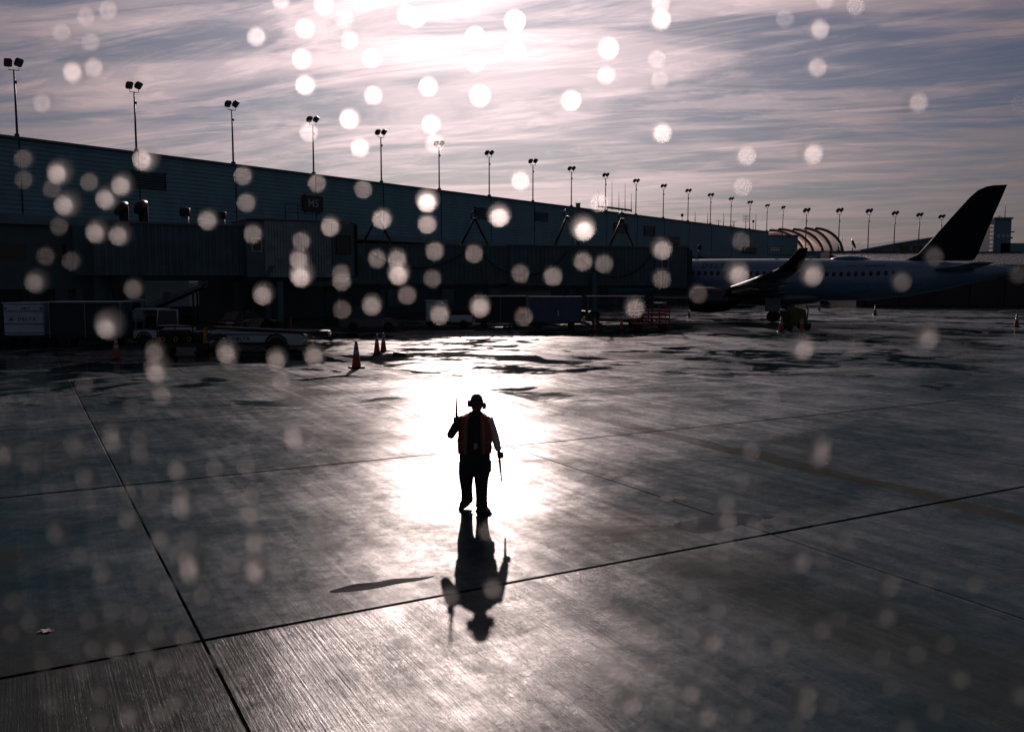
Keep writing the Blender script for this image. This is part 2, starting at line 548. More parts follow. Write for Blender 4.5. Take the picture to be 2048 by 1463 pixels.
    sl = N('ShaderNodeMix'); L(wet, sl.inputs[0]); L(val('MULTIPLY', val('MULTIPLY', sm(por, .28, .66, .24, .92), pk), val('MULTIPLY_ADD', dry, -.62, 1.0)), sl.inputs[2]); sl.inputs[3].default_value = .62
    # relief: broom lines along B, aggregate grain, gentle undulation of the slab; all drowned under standing water
    broom = noise(1.0, 5, .7, .0, sx=42, sy=.55, off=5)
    nearb = sm(sp.outputs[1], .2, -.2)                       # the near bay was broomed coarsest
    amp = val('MULTIPLY_ADD', nearb, .75, .22)
    h = val('MULTIPLY', val('MULTIPLY', broom, amp), .010)
    h = val('MULTIPLY_ADD', fine, .004, h)
    h = val('MULTIPLY_ADD', speck, val('MULTIPLY_ADD', dry, .004, .0018), h)
    h = val('MULTIPLY', h, val('SUBTRACT', 1.0, wet))
    h = val('MULTIPLY_ADD', mid, .010, h)
    bp = N('ShaderNodeBump'); bp.inputs['Strength'].default_value = .55; bp.inputs['Distance'].default_value = 1.0
    L(h, bp.inputs['Height'])
    # damp stone under a thin film of water: a dull body and a film that reflects by Fresnel
    nt.nodes.remove(b)
    df = N('ShaderNodeBsdfDiffuse'); wc = N('ShaderNodeMix', data_type='RGBA'); L(val('MULTIPLY', wet, .7), wc.inputs[0]); L(dc.outputs[2], wc.inputs[6]); wc.inputs[7].default_value = (.004, .006, .006, 1); L(wc.outputs[2], df.inputs[0]); L(bp.outputs[0], df.inputs['Normal'])
    gl = N('ShaderNodeBsdfAnisotropic', distribution='GGX'); gl.inputs['Color'].default_value = (1, 1, 1, 1)
    L(rc, gl.inputs['Roughness']); L(bp.outputs[0], gl.inputs['Normal'])
    fr = N('ShaderNodeFresnel'); fr.inputs['IOR'].default_value = 1.33; L(bp.outputs[0], fr.inputs['Normal'])
    ms = N('ShaderNodeMixShader'); L(val('MULTIPLY', fr.outputs[0], sl.outputs[0], clamp=True), ms.inputs[0]); L(df.outputs[0], ms.inputs[1])
    g2_ = N('ShaderNodeBsdfAnisotropic', distribution='BECKMANN'); g2_.inputs['Color'].default_value = (1, 1, 1, 1)      # the film settled between the grains is smoother
    L(val('MULTIPLY', rc, .74), g2_.inputs['Roughness']); L(bp.outputs[0], g2_.inputs['Normal'])
    mg = N('ShaderNodeMixShader'); mg.inputs[0].default_value = .52; L(gl.outputs[0], mg.inputs[1]); L(g2_.outputs[0], mg.inputs[2]); L(mg.outputs[0], ms.inputs[2])
    L(ms.outputs[0], nt.nodes['Material Output'].inputs['Surface'])
    return m


def slab_xy(p):
    d = p - G0
    return d.dot(gu), d.dot(gv)


STRIP1 = (slab_xy(gnd(1000, 793))[0] + slab_xy(gnd(1700, 950))[0]) / 2
STRIP2 = slab_xy(gnd(1560, 1190))[0]
M['concrete'] = concrete()

# ------------------------------------------------------------------ ground
apron = MB().add([(-900, -60, -.03), (1500, -60, -.03), (1500, 3000, -.03), (-900, 3000, -.03)], [(0, 1, 2, 3)]).build('apron', M['concrete'])
tag(apron, 'wet concrete airport apron', kind='structure')
JA, JB = .055, .030                                          # joint widths
slab_me = MB().box((0, 0, -.075), (SLAB - JB, SLAB - JA, .15), bevel=.004).mesh('slab', M['concrete'])
cells = []
for i in range(-9, 12):
    for j in range(-2, 10):
        c = G0 + gu * (i + .5) * SLAB + gv * (j + .5) * SLAB
        if c.y < 2 or c.y > 78 or abs(c.x) > c.y * .62 + 9:
            continue
        cells.append((i, j))
        o = link('slab', slab_me, apron, (c.x, c.y, .0), (R(random.uniform(-.05, .05)), R(random.uniform(-.05, .05)), GA))
for i in range(-9, 13):                                     # sealant in the long joints, both ways
    js = [j for (a, j) in cells if a in (i, i - 1)]
    if js:
        a = G0 + gu * i * SLAB + gv * min(js) * SLAB; e = G0 + gu * i * SLAB + gv * (max(js) + 1) * SLAB
        MB().box(((a + e) / 2) * 1.0 + Vector((0, 0, -.012)), (JB + .004, (e - a).length, .014), Euler((0, 0, GA))).build('joint_sealant', M['sealant'], apron)
for j in range(-2, 11):
    is_ = [a for (a, b) in cells if b in (j, j - 1)]
    if is_:
        a = G0 + gv * j * SLAB + gu * min(is_) * SLAB; e = G0 + gv * j * SLAB + gu * (max(is_) + 1) * SLAB
        MB().box((a + e) / 2 + Vector((0, 0, -.020)), ((e - a).length, JA + .004, .012), Euler((0, 0, GA))).build('joint_sealant', M['sealant'], apron)

# ------------------------------------------------------------------ terminal
TZ = 13.85
TAZ = R(36.76)
r_ = ray(38, 275)
T0 = Vector((0, 0, CAMH)) + r_ * ((TZ - CAMH) / r_.z); T0.z = 0
TA = math.pi / 2 - TAZ                                      # angle of the facade line from +X
tu = Vector((math.cos(TA), math.sin(TA), 0)); tn = Vector((math.sin(TA), -math.cos(TA), 0))   # along, and out to the apron
BAY = 9.131


def fac(xp):
    """distance along the facade where the photograph's column xp meets it"""
    k = (xp - CXP) / FPX / (_c)                             # approximate azimuth slope at the horizon
    return (k * T0.y - T0.x) / (tu.x - k * tu.y)


term = empty('terminal_building', T0, TA)
tag(term, 'long dark blue-grey terminal with ribbed siding running away behind the jet bridges', 'building')
S0, S1 = -2 * BAY, fac(1530)
nb = int(math.ceil((S1 - S0) / BAY))
Z0 = 8.39
LOUV = [(278, 342, 343, 378), (950, 975, 415, 438), (1068, 1092, 425, 442), (1224, 1250, 446, 466), (1284, 1304, 452, 472)]


def rib_panel(w, z0, z1, n, depth):
    mb = MB(); vs_ = []; h = (z1 - z0) / n
    prof = []
    for k in range(n):
        z = z0 + k * h
        prof += [(0, z), (-depth, z + h * .12), (-depth, z + h * .80), (0, z + h * .92)]
    prof.append((0, z1))
    for y, z in prof:
        vs_ += [(0, y, z), (w, y, z)]
    fs_ = [(2 * k, 2 * k + 1, 2 * k + 3, 2 * k + 2) for k in range(len(prof) - 1)]
    return mb.add(vs_, fs_)


panel_me = rib_panel(BAY - .05, Z0, TZ - .12, 16, .05).mesh('siding_panel', M['siding'])
MB().box(((S0 + S1) / 2, 12.1, (Z0 + TZ) / 2), (S1 - S0, 24.0, TZ - Z0 - .05)).build('upper_storey', M['fascia'], term)
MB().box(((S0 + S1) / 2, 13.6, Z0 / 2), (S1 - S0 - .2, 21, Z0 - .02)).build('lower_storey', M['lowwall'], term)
for k in range(nb):
    x0 = S0 + k * BAY
    if x0 + BAY > S1 + .1:
        o = link('siding_panel', rib_panel(S1 - x0 - .05, Z0, TZ - .12, 16, .05).mesh('siding_panel', M['siding']), term, (x0, 0, 0))
    else:
        o = link('siding_panel', panel_me, term, (x0, 0, 0))
    MB().box((x0 - .02, -.035, (Z0 + TZ) / 2), (.09, .09, TZ - Z0 - .1)).build('joint_batten', M['darkmetal'], term)
    if k % 2 == 0:
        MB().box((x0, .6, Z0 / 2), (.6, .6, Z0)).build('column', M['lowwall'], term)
    # doors, windows and bays of the service level
    rr = random.random()
    MB().box((x0 + BAY * .5, 3.05, 2.0), (3.2 if rr > .5 else 2.2, .12, 3.4 if rr > .5 else 2.4)).build('service_door', M['fardark'] if rr > .3 else M['bridge'], term)
    MB().box((x0 + BAY * .5, 3.03, 5.6), (4.5, .08, 1.0)).build('strip_window', M['bridgeglass'], term)
MB().box(((S0 + S1) / 2, -.08, TZ - .05), (S1 - S0, .42, .16)).build('parapet_cap', M['cap'], term)
MB().box(((S0 + S1) / 2, -.45, Z0 - .32), (S1 - S0, 1.5, .55)).build('ledge', M['fascia'], term)
MB().box(((S0 + S1) / 2, 11.5, TZ + .0), (S1 - S0 - 1, 22, .1)).build('roof', M['roofing'], term)
for (xa_, xb_, ya_, yb_) in LOUV:
    sa, sb = fac(xa_), fac(xb_)
    Yd = (T0 + tu * (sa + sb) / 2).y
    za, zb = at(xa_, yb_, Yd).z, at(xa_, ya_, Yd).z
    fr = MB().box(((sa + sb) / 2, -.07, (za + zb) / 2), (sb - sa, .06, zb - za)).build('louvre', M['signdark'], term)
    mb = MB(); n = 7
    for q in range(n):
        z = za + (q + .5) * (zb - za) / n
        MB().box(((sa + sb) / 2, -.14, z), (sb - sa - .1, .10, .05), (R(35), 0, 0)).build('slat', M['fascia'], fr)
    for e_ in (sa, sb):
        MB().box((e_, -.13, (za + zb) / 2), (.08, .1, zb - za + .08)).build('frame', M['darkmetal'], fr)


# gate signs on the facade
def gate_sign(xa_, xb_, ya_, yb_, txt, label, sz=.72):
    sa, sb = fac(xa_), fac(xb_)
    Yd = (T0 + tu * (sa + sb) / 2).y
    za, zb = at(xa_, yb_, Yd).z, at(xa_, ya_, Yd).z
    w, h = sb - sa, zb - za
    p = T0 + tu * (sa + sb) / 2 + tn * .1
    rt = empty('gate_sign', (p.x, p.y, za), TA)
    tag(rt, label, 'sign', 'gate signs')
    MB().box((0, -.16, h / 2), (w, .22, h), bevel=.03).build('cabinet', M['signdark'], rt)
    for e_ in (-.35, .35):
        MB().box((e_ * w, -.02, h / 2), (.08, .12, h + .3)).build('bracket', M['darkmetal'], rt)
    if txt:
        lettering(txt, h * sz, M['signletter'], rt, (0, -.275, h / 2), bold=.015)
    return rt


gate_sign(609, 648, 392, 423, 'M5', 'dark gate sign reading M5 on the terminal siding')
gate_sign(1328, 1352, 473, 489, '', 'dark gate sign on the siding above the nose of the airliner', .6)
gate_sign(1478, 1504, 495, 506, '', 'small dark gate sign near the far end of the terminal', .6)


# ------------------------------------------------------------------ floodlight poles
def make_pole(h):
    rt = empty('floodlight_pole')
    MB().tube([(0, 0, 0), (0, 0, h)], [.085, .06], 10).build('pole', M['polesteel'], rt)
    MB().box((0, 0, .12), (.32, .32, .24), bevel=.02).build('base_plate', M['polesteel'], rt)
    MB().tube([(-.33, 0, h + .26), (-.33, 0, h - .02), (.33, 0, h - .02), (.33, 0, h + .26)], .03, 6).build('crossarm', M['polesteel'], rt)
    MB().box((.10, 0, h - .85), (.14, .12, .22), bevel=.02).build('junction_box', M['polesteel'], rt)
    for sx in (-1, 1):
        c = Vector((sx * .34, -.05, h + .50 + .03 * sx))
        rot = Euler((R(-52), R(6 * sx), R(30 + 7 * sx)))
        hd = MB().box((0, 0, 0), (.52, .60, .24), bevel=.06).build('floodlight', M['darkmetal'], rt, c, rot)
        MB().box((0, -.02, -.135), (.44, .50, .02)).build('lens', M['lampglass'], hd)
        for q in range(4):
            MB().box((-.21 + q * .14, .02, .145), (.02, .36, .05)).build('cooling_fin', M['darkmetal'], hd)
    return rt


ORD = ['first', 'second', 'third', 'fourth', 'fifth', 'sixth', 'seventh', 'eighth', 'ninth', 'tenth', 'eleventh', 'twelfth', 'thirteenth', 'fourteenth', 'fifteenth', 'sixteenth', 'seventeenth', 'eighteenth']
pole0 = make_pole(4.72)
tops = [(35, 130), (275, 172), (470, 210), (632, 240), (767, 267), (884, 290), (985, 308), (1070, 323), (1147, 338), (1215, 352), (1275, 364), (1330, 375), (1380, 383), (1424, 391), (1462, 400), (1500, 407), (1534, 413), (1567, 420)]
for i, (tx, ty) in enumerate(tops):
    s_ = i * BAY
    p = T0 + tu * s_ + tn * (-.25)
    o = pole0 if i == 0 else copy_tree(pole0)
    far_roof = s_ > S1
    o.location = (p.x, p.y, TZ + .03)
    o.rotation_euler = (0, 0, R(28) + R(random.uniform(-12, 12)))
    if far_roof:
        o.location.z = TZ - .9
        o.scale = (1, 1, 1.22)
    tag(o, '%s floodlight pole from the left along the terminal roofline, twin heads' % ORD[i] if i < 16 else
        '%s floodlight pole from the left, standing on the low end block of the terminal' % ORD[i], 'floodlight', 'floodlight poles along the terminal roof')

# ------------------------------------------------------------------ roof antennas
aY = (T0 + tu * fac(1228)).y
rt = empty('antenna_array', at(1228, 424, aY + 3), 0)
tag(rt, 'tilted antenna boom with upright whips on the terminal roof', 'antenna')
pa, pb = at(1195, 412, aY + 3) - rt.location, at(1264, 421, aY + 3) - rt.location
MB().cyl(pa, pb, .16, 8).build('boom', M['polesteel'], rt)
for q, (f_, yt) in enumerate([(.02, 380), (.42, 363), (.62, 383), (.80, 366), (.98, 386)]):
    b_ = pa.lerp(pb, f_); xx = 1195 + 69 * f_
    tp = at(xx, yt, aY + 3) - rt.location
    MB().tube([b_ + Vector((0, 0, -.3)), b_ + (tp - b_) * .2, tp], [.06, .05, .02], 6).build('whip', M['polesteel'], rt)
for f_ in (.3, .72):
    b_ = pa.lerp(pb, f_)
    MB().tube([b_, b_ + Vector((-.2, 0, -.9))], .06, 6).build('strut', M['polesteel'], rt)
ant = [(1364, 434, 443, 'short stubby'), (1390, 424, 446, 'thin'), (1415, 424, 449, 'slender'), (1437, 440, 450, 'low forked'), (1447, 425, 452, 'whip'), (1466, 444, 456, 'tiny'), (1468, 440, 456, 'small crossed'),
       (1491, 431, 461, 'grid panel'), (1506, 446, 462, 'stub'), (1511, 424, 462, 'tall whip')]
for q, (xx, yt, yb, w_) in enumerate(ant):
    Yd = (T0 + tu * min(fac(xx), S1 - 2)).y + 2
    b_ = at(xx, yb + 3, Yd); tp = at(xx, yt, Yd); h = tp.z - TZ
    rt = empty('roof_antenna', (b_.x, b_.y, TZ + .05))
    tag(rt, '%s mast, %s from the left of the small roof antennas past the boom' % (w_, ORD[q]), 'antenna', 'small roof antennas')
    MB().tube([(0, 0, -.05), (0, 0, h * .4), (0, 0, h)], [.08, .06, .03], 6).build('mast', M['polesteel'], rt)
    MB().box((0, 0, .1), (.4, .4, .2)).build('foot', M['polesteel'], rt)
    if 'forked' in w_ or 'crossed' in w_:
        MB().cyl((-.5, 0, h * .8), (.5, 0, h * .8), .04, 6).build('crossbar', M['polesteel'], rt)
    if 'grid' in w_:
        for g_ in range(5):
            MB().cyl((-.6, 0, h * .55 + g_ * .3), (.6, 0, h * .55 + g_ * .3), .04, 5).build('grid_bar', M['polesteel'], rt)
    if 'stub' in w_:
        MB().lathe([(.02, h), (.22, h + .02), (.22, h + .5), (.02, h + .55)], n=8).build('head', M['darkmetal'], rt)
rt = empty('roof_vent', at(1156, 420, (T0 + tu * fac(1156)).y + 1.0))
rt.location.z = TZ + .05
tag(rt, 'small square vent box on the terminal roof left of the antenna boom', 'vent')
MB().box((0, 0, .3), (.6, .6, .6), bevel=.03).build('housing', M['fascia'], rt)
MB().box((0, 0, .64), (.74, .74, .07)).build('cover', M['darkmetal'], rt)

# ------------------------------------------------------------------ jet bridges


def ribbed_box(w, d, h, pitch, depth, front_only=False):
    """box (x:0..w, y:-d/2..d/2, z:0..h) whose long sides carry upright corrugation"""
    n = max(2, int(w / pitch)); p = w / n
    prof = []
    for k in range(n):
        x = k * p
        prof += [(x, 0), (x + p * .3, 0), (x + p * .4, depth), (x + p * .9, depth)]
    prof.append((w, 0))
    vs_ = []
    for x, o_ in prof: vs_ += [(x, -d / 2 - o_, 0), (x, -d / 2 - o_, h)]
    m_ = len(prof)
    for x, o_ in prof: vs_ += [(x, d / 2 + o_, 0), (x, d / 2 + o_, h)]
    fs_ = []
    for k in range(m_ - 1):
        a = 2 * k; fs_.append((a, a + 2, a + 3, a + 1))
        a = 2 * (m_ + k); fs_.append((a, a + 1, a + 3, a + 2))
        fs_.append((2 * k + 1, 2 * k + 3, 2 * (m_ + k) + 3, 2 * (m_ + k) + 1))
        fs_.append((2 * k, 2 * (m_ + k), 2 * (m_ + k) + 2, 2 * k + 2))
    e = 2 * (m_ - 1)
    fs_ += [(0, 1, 2 * m_ + 1, 2 * m_), (e, 2 * m_ + e, 2 * m_ + e + 1, e + 1)]
    return MB().add(vs_, fs_)


def wheel(parent, c, r, w, axis, name='wheel', tyre=None, rim=None):
    """wheel as a part with its rim as sub-part; axis 0 = x, 1 = y"""
    pr = [(r * .55, -w / 2), (r * .92, -w / 2), (r, -w * .32), (r, w * .32), (r * .92, w / 2), (r * .55, w / 2)]
    o = MB().lathe(pr, axis, 20, c).build(name, tyre or M['tyre'], parent)
    pr2 = [(.01, -w * .42), (r * .2, -w * .5), (r * .3, -w * .36), (r * .56, -w * .42), (r * .56, w * .42), (r * .3, w * .36), (r * .2, w * .5), (.01, w * .42)]
    MB().lathe(pr2, axis, 14, c).build('rim', rim or M['rim'], o)
    return o


# bridge serving the airliner: two telescoping tunnels and a cab
A_ = at(692, 600, 73.5); B_ = at(1292, 600, 82.0)
A_.z = B_.z = 0
dirb = (B_ - A_); LB = dirb.length; ab = math.atan2(dirb.y, dirb.x)
jb = empty('jet_bridge', A_, ab)
tag(jb, 'long dark jet bridge tunnel leading across to the nose of the airliner', 'jet bridge', 'jet bridges')
ribbed_box(LB * .52, 2.7, 3.15, .38, .05).build('tunnel_section', M['bridge'], jb, (0, 0, 3.4))
ribbed_box(LB * .50, 3.1, 3.45, .38, .05).build('tunnel_section', M['bridge'], jb, (LB * .50, 0, 3.2))
MB().box((LB * .25, 0, 6.60), (LB * .53, 3.0, .10)).build('tunnel_roof', M['cap'], jb)
MB().box((LB * .75, 0, 6.70), (LB * .51, 3.4, .10)).build('tunnel_roof', M['cap'], jb)
MB().box((LB * .5, -1.78, 3.12), (LB * .98, .1, .28)).build('floor_beam', M['darkmetal'], jb)
MB().box((LB * .5, 1.78, 3.12), (LB * .98, .1, .28)).build('floor_beam', M['darkmetal'], jb)
# A-frame cable hangers on the tunnel roof, with a ring each
for f_, hh in ((.09, 2.25), (.39, 2.25), (.695, 2.6), (.885, 2.5)):
    x = LB * f_
    fr = MB().tube([(x - 1.15, -1.3, 6.7), (x, -1.3, 6.7 + hh)], .10, 6).tube([(x + 1.15, -1.3, 6.7), (x, -1.3, 6.7 + hh)], .10, 6).build('cable_hanger', M['darkmetal'], jb)
    tpts = [(x + .34 * math.cos(a), -1.3, 6.7 + hh + .18 + .34 * math.sin(a)) for a in [2 * math.pi * q / 14 for q in range(15)]]
    MB().tube(tpts, .055, 6, caps=False).build('ring', M['darkmetal'], fr)
# festoon cables sagging along the near side
for fa, fb, sag in ((.05, .36, 1.6), (.40, .69, 2.2), (.72, .99, 2.3)):
    pts = []
    for q in range(17):
        t = q / 16; x = LB * (fa + (fb - fa) * t)
        pts.append((x, -1.86, 6.3 - sag * (1 - (2 * t - 1) ** 2) ** .8))
    MB().tube(pts, .055, 6).build('festoon_cable', M['black'], jb)
MB().box((LB * .02, -1.45, 5.0), (1.1, .06, 1.4)).build('window', M['bridgeglass'], jb)
cabx = LB + .2
ribbed_box(3.2, 3.5, 3.7, .3, .04).build('cab', M['bridge'], jb, (cabx - .2, 0, 3.0))
MB().box((cabx + 1.4, 0, 6.77), (3.5, 3.8, .12)).build('cab_roof', M['cap'], jb)
w1 = MB().box((cabx + .75, -1.82, 5.2), (.55, .05, .75)).build('cab_window', M['bridgeglass'], jb)
MB().box((cabx + .75, -1.80, 5.2), (.68, .04, .90)).build('frame', M['white'], w1)
MB().hull([(cabx + 3.0, y, z) for y in (-1.75, 1.75) for z in (2.9, 6.7)] + [(cabx + 3.7, y, z) for y in (-1.5, 2.4) for z in (3.0, 6.4)]).build('canopy_bellows', M['canvas'], jb)
# drive column and rotunda
for y in (-1.9, 1.9):
    MB().box((LB * .78, y, 2.2), (.45, .4, 4.3), bevel=.05).build('lift_column', M['bridge'], jb)
    wheel(jb, (LB * .78, y, .55), .55, .4, 1)
MB().box((LB * .78, 0, .75), (.5, 4.2, .4)).build('drive_beam', M['darkmetal'], jb)
MB().lathe([(1.9, 3.2), (1.9, 6.75), (.3, 6.95)], n=24, c=(-1.2, 0, 0)).build('rotunda', M['bridgerib'], jb)
MB().cyl((-1.2, 0, 0), (-1.2, 0, 3.2), .55, 16).build('rotunda_column', M['lowwall'], jb)
wl = (T0 + tu * fac(690) - A_).length
MB().box((-1.2, wl / 2, 5.0), (2.6, wl - 1.0, 3.2)).build('fixed_walkway', M['bridge'], jb)
# service stair beside the cab
stp = MB()
for q in range(9):
    stp.box((cabx - .3 - q * .33, -2.35, 3.0 - q * .33), (.34, .8, .05))
stp.tube([(cabx - .1, -2.75, 3.1), (cabx - 3.1, -2.75, .1)], .06, 6).tube([(cabx - .1, -1.98, 3.1), (cabx - 3.1, -1.98, .1)], .06, 6)
stp.tube([(cabx - .1, -2.75, 4.1), (cabx - 3.1, -2.75, 1.1)], .03, 6).tube([(cabx - .1, -1.98, 4.1), (cabx - 3.1, -1.98, 1.1)], .03, 6)
stp.build('service_stair', M['darkmetal'], jb)

# bridge at gate M5: parked cab with ribbed metal sides, its tunnel running left to the terminal
P1 = at(482, 600, 58.0); P2 = at(690, 600, 61.5); P1.z = P2.z = 0
d2 = P2 - P1; L2 = d2.length; a2 = math.atan2(d2.y, d2.x)
jm = empty('jet_bridge', P1, a2)
tag(jm, 'parked jet bridge with ribbed metal cab below the M5 sign', 'jet bridge', 'jet bridges')
zb_, zt_ = 3.85, 7.45
ribbed_box(L2 * .62, 4.0, zt_ - zb_, .19, .05).build('ribbed_cab', M['bridgerib'], jm, (L2 * .16, 0, zb_))
MB().box((L2 * .08, 0, (zb_ + zt_) / 2), (L2 * .16, 3.9, zt_ - zb_)).build('cab_end', M['bridge'], jm)
MB().box((L2 * .89, 0, (zb_ + zt_) / 2), (L2 * .215, 4.2, zt_ - zb_ - .1)).build('bellows_housing', M['bridge'], jm)
for q in range(7):
    MB().box((L2 * (.985 + .009 * q), 0, (zb_ + zt_) / 2), (.035, 4.1 - .05 * q, zt_ - zb_ + .1 - .04 * q)).build('bellows_fold', M['canvas'], jm)
MB().box((L2 * .48, 0, zt_ + .06), (L2 * .98, 4.3, .12), bevel=.03).build('cab_roof', M['cap'], jm)
w1 = MB().box((L2 * .09, -1.98, 5.9), (.5, .06, .75)).build('cab_window', M['bridgeglass'], jm)
MB().box((L2 * .09, -1.965, 5.9), (.64, .05, .9)).build('frame', M['white'], w1)
w1 = MB().box((L2 * .89, -2.12, 6.0), (.9, .06, 1.1)).build('cab_window', M['bridgeglass'], jm)
MB().box((L2 * .89, -2.105, 6.0), (1.05, .04, 1.25)).build('frame', M['darkmetal'], w1)
MB().box((L2 * .46, 0, zb_ - .12), (L2 * .95, 3.6, .26)).build('floor_frame', M['darkmetal'], jm)
rl = MB()
for q in range(2):
    x = L2 * (.40 + .12 * q)
    rl.tube([(x, -.8, zt_), (x, -.8, zt_ + 1.25)], .03, 6)
rl.tube([(L2 * .40, -.8, zt_ + 1.22), (L2 * .52, -.8, zt_ + 1.22)], .03, 6).tube([(L2 * .40, -.8, zt_ + .65), (L2 * .52, -.8, zt_ + .65)], .03, 6)
rl.build('roof_railing', M['darkmetal'], jm)
ribbed_box(8.8, 2.9, 3.1, .4, .05).build('tunnel_section', M['bridge'], jm, (-8.7, .3, zb_ + .1))
MB().box((-4.4, .3, zb_ + 3.25), (9.0, 3.2, .12)).build('tunnel_roof', M['cap'], jm)
for y in (-1.6, 1.6):
    MB().box((L2 * .30, y, 2.1), (.4, .4, 3.5), bevel=.05).build('lift_column', M['bridge'], jm)
    wheel(jm, (L2 * .30, y, .5), .5, .38, 1)
MB().box((L2 * .30, 0, .8), (.45, 3.6, .4)).build('drive_beam', M['darkmetal'], jm)
MB().cyl((-8.2, .3, 0), (-8.2, .3, zb_ + .1), .5, 14).build('rotunda_column', M['lowwall'], jm)
MB().box((-8.2, 6.8, zb_ + 1.6), (2.8, 12.0, 3.0)).build('fixed_walkway', M['bridge'], jm)
# sloping gantry stair under the cab, picked out in yellow
st = MB()
for q in range(8):
    st.box((-.5 + q * .26, -2.6, .6 + q * .38), (.28, .7, .05))
st.build('stair_treads', M['darkmetal'], jm)
st = MB().tube([(-.8, -2.95, 1.2), (1.5, -2.95, 4.6)], .035, 6).tube([(-.8, -2.25, 1.2), (1.5, -2.25, 4.6)], .035, 6).tube([(-.8, -2.95, .3), (-.8, -2.95, 1.2)], .035, 6)
st.build('stair_handrail', M['darkmetal'], jm)

# vent stacks on the low roofs before the siding
canopy_block = empty('gate_annex', (0, 0, 0))
tag(canopy_block, 'low flat-roofed gate annex under the siding at the frame left edge', 'annex')
ca = at(-60, 600, 53.5); cb = at(262, 600, 58.5)
ca.z = cb.z = 0
dca = cb - ca
canopy_block.location = ca; canopy_block.rotation_euler = (0, 0, math.atan2(dca.y, dca.x))
MB().box((dca.length / 2, 1.2, 5.1), (dca.length, 2.6, 4.0)).build('wall', M['bridge'], canopy_block)
MB().box((dca.length / 2, 1.0, 7.2), (dca.length + .4, 3.2, .28)).build('roof_slab', M['fascia'], canopy_block)
for q in range(4):
    x = dca.length * (.12 + .25 * q)
    MB().box((x, .3, 1.6), (.4, .4, 3.2)).build('column', M['lowwall'], canopy_block)
    MB().box((x + 1.2, -.12, 5.4), (1.5, .06, 1.0)).build('window', M['bridgeglass'], canopy_block)


def stack(xp, yt, yb, wpx, Y, label, kind):
    b_ = at(xp, yb, Y); t_ = at(xp, yt, Y); w = wpx * Y / FPX; h = t_.z - b_.z
    rt = empty('vent_stack', b_)
    tag(rt, label, 'vent', 'vent stacks')
    if kind == 'goose':
        MB().tube([(0, 0, -.1), (0, 0, h * .75), (.03, -.05, h * .9), (.02, -.25, h - w * .45), (0, -.6, h - w * .75), (0, -.75, h - w * 1.4)], w * .5, 12).build('duct', M['darkmetal'], rt)
    else:
        MB().lathe([(w * .36, -.1), (w * .36, h * .65)], n=14).build('duct', M['fascia'], rt)
        MB().lathe([(w * .36, h * .62), (w * .5, h * .66), (w * .5, h * .98), (w * .3, h)], n=14).build('rain_cap', M['darkmetal'], rt)
    MB().box((0, 0, -.02), (w * 1.3, w * 1.3, .12)).build('curb', M['darkmetal'], rt)


stack(249, 404, 458, 18, 57.6, 'left of two tall dark gooseneck vents over the gate annex', 'goose')
stack(288, 401, 458, 18, 58.5, 'right of two tall dark gooseneck vents over the gate annex', 'goose')
stack(371, 415, 462, 20, 58.2, 'capped vent stack on the tunnel roof, left of a pair', 'cap')
stack(444, 423, 462, 18, 58.6, 'capped vent stack on the tunnel roof beside the ribbed cab', 'cap')
for xp in (1154, 1172):
    stack(xp, 474, 497, 8, 81.5, 'slim dark pipe behind the tunnel roof, %s of a pair' % ('left' if xp == 1154 else 'right'), 'cap')
stack(1371, 491, 514, 8, 108, 'squat capped vent rising just behind the airliner crown, left of two', 'cap')
stack(1399, 490, 514, 8, 108, 'squat capped vent rising just behind the airliner crown, right of two', 'cap')

# ------------------------------------------------------------------ airliner
PSI = R(27)
ac = empty('airliner', (9.45, 89.5, 0), -PSI)
tag(ac, 'white twin-engine airliner with dark tail fin parked at the jet bridge', 'airplane')
secs = [(0, .05, 3.15), (.35, .5, 3.2), (1.0, .95, 3.32), (2.0, 1.37, 3.52), (3.2, 1.66, 3.72), (4.8, 1.84, 3.86), (6.5, 1.87, 3.88), (12, 1.87, 3.86), (18, 1.87, 3.80), (22, 1.87, 3.74), (25, 1.78, 3.76),
        (28, 1.52, 3.90), (30.5, 1.20, 4.08), (33, .80, 4.30), (35, .42, 4.48), (36.2, .18, 4.55)]


def sec(s_):
    for a, b in zip(secs, secs[1:]):
        if a[0] <= s_ <= b[0]:
            t = (s_ - a[0]) / (b[0] - a[0])
            return a[1] + (b[1] - a[1]) * t, a[2] + (b[2] - a[2]) * t
    return secs[-1][1], secs[-1][2]


NR = 40
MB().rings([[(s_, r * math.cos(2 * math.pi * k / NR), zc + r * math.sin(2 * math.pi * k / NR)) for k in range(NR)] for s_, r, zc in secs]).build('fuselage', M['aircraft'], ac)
MB().tube([(10.0, 0, 2.25), (12, 0, 2.05), (17, 0, 2.0), (20, 0, 2.15), (21.5, 0, 2.35)], [(.5, .3), (1.7, .62), (1.85, .7), (1.5, .55), (.4, .2)], 20).build('wing_box_fairing', M['aircraftbelly'], ac)


def on_skin(s_, z, off=.0, side=-1):
    r, zc = sec(s_)
    q = max(-1, min(1, (z - zc) / r)); th = math.asin(q)
    return Vector((s_, side * (r + off) * math.cos(th), zc + (r + off) * math.sin(th))), th


def skin_patch(name, poly, s0, z0, m, off=.012, parent=None, side=-1):
    """flat outline (u,v) wrapped on the hull: u along, v up the girth from height z0"""
    r, zc = sec(s0); th0 = math.asin(max(-1, min(1, (z0 - zc) / r)))
    vs_ = []
    for u, v in poly[0]:
        rr, zz = sec(s0 + u)
        th = th0 + v / rr
        vs_.append((s0 + u, side * (rr + off) * math.cos(th), zz + (rr + off) * math.sin(th)))
    me = bpy.data.meshes.new(name); me.from_pydata(vs_, [], poly[1]); me.materials.append(m)
    return link(name, me, parent or ac)


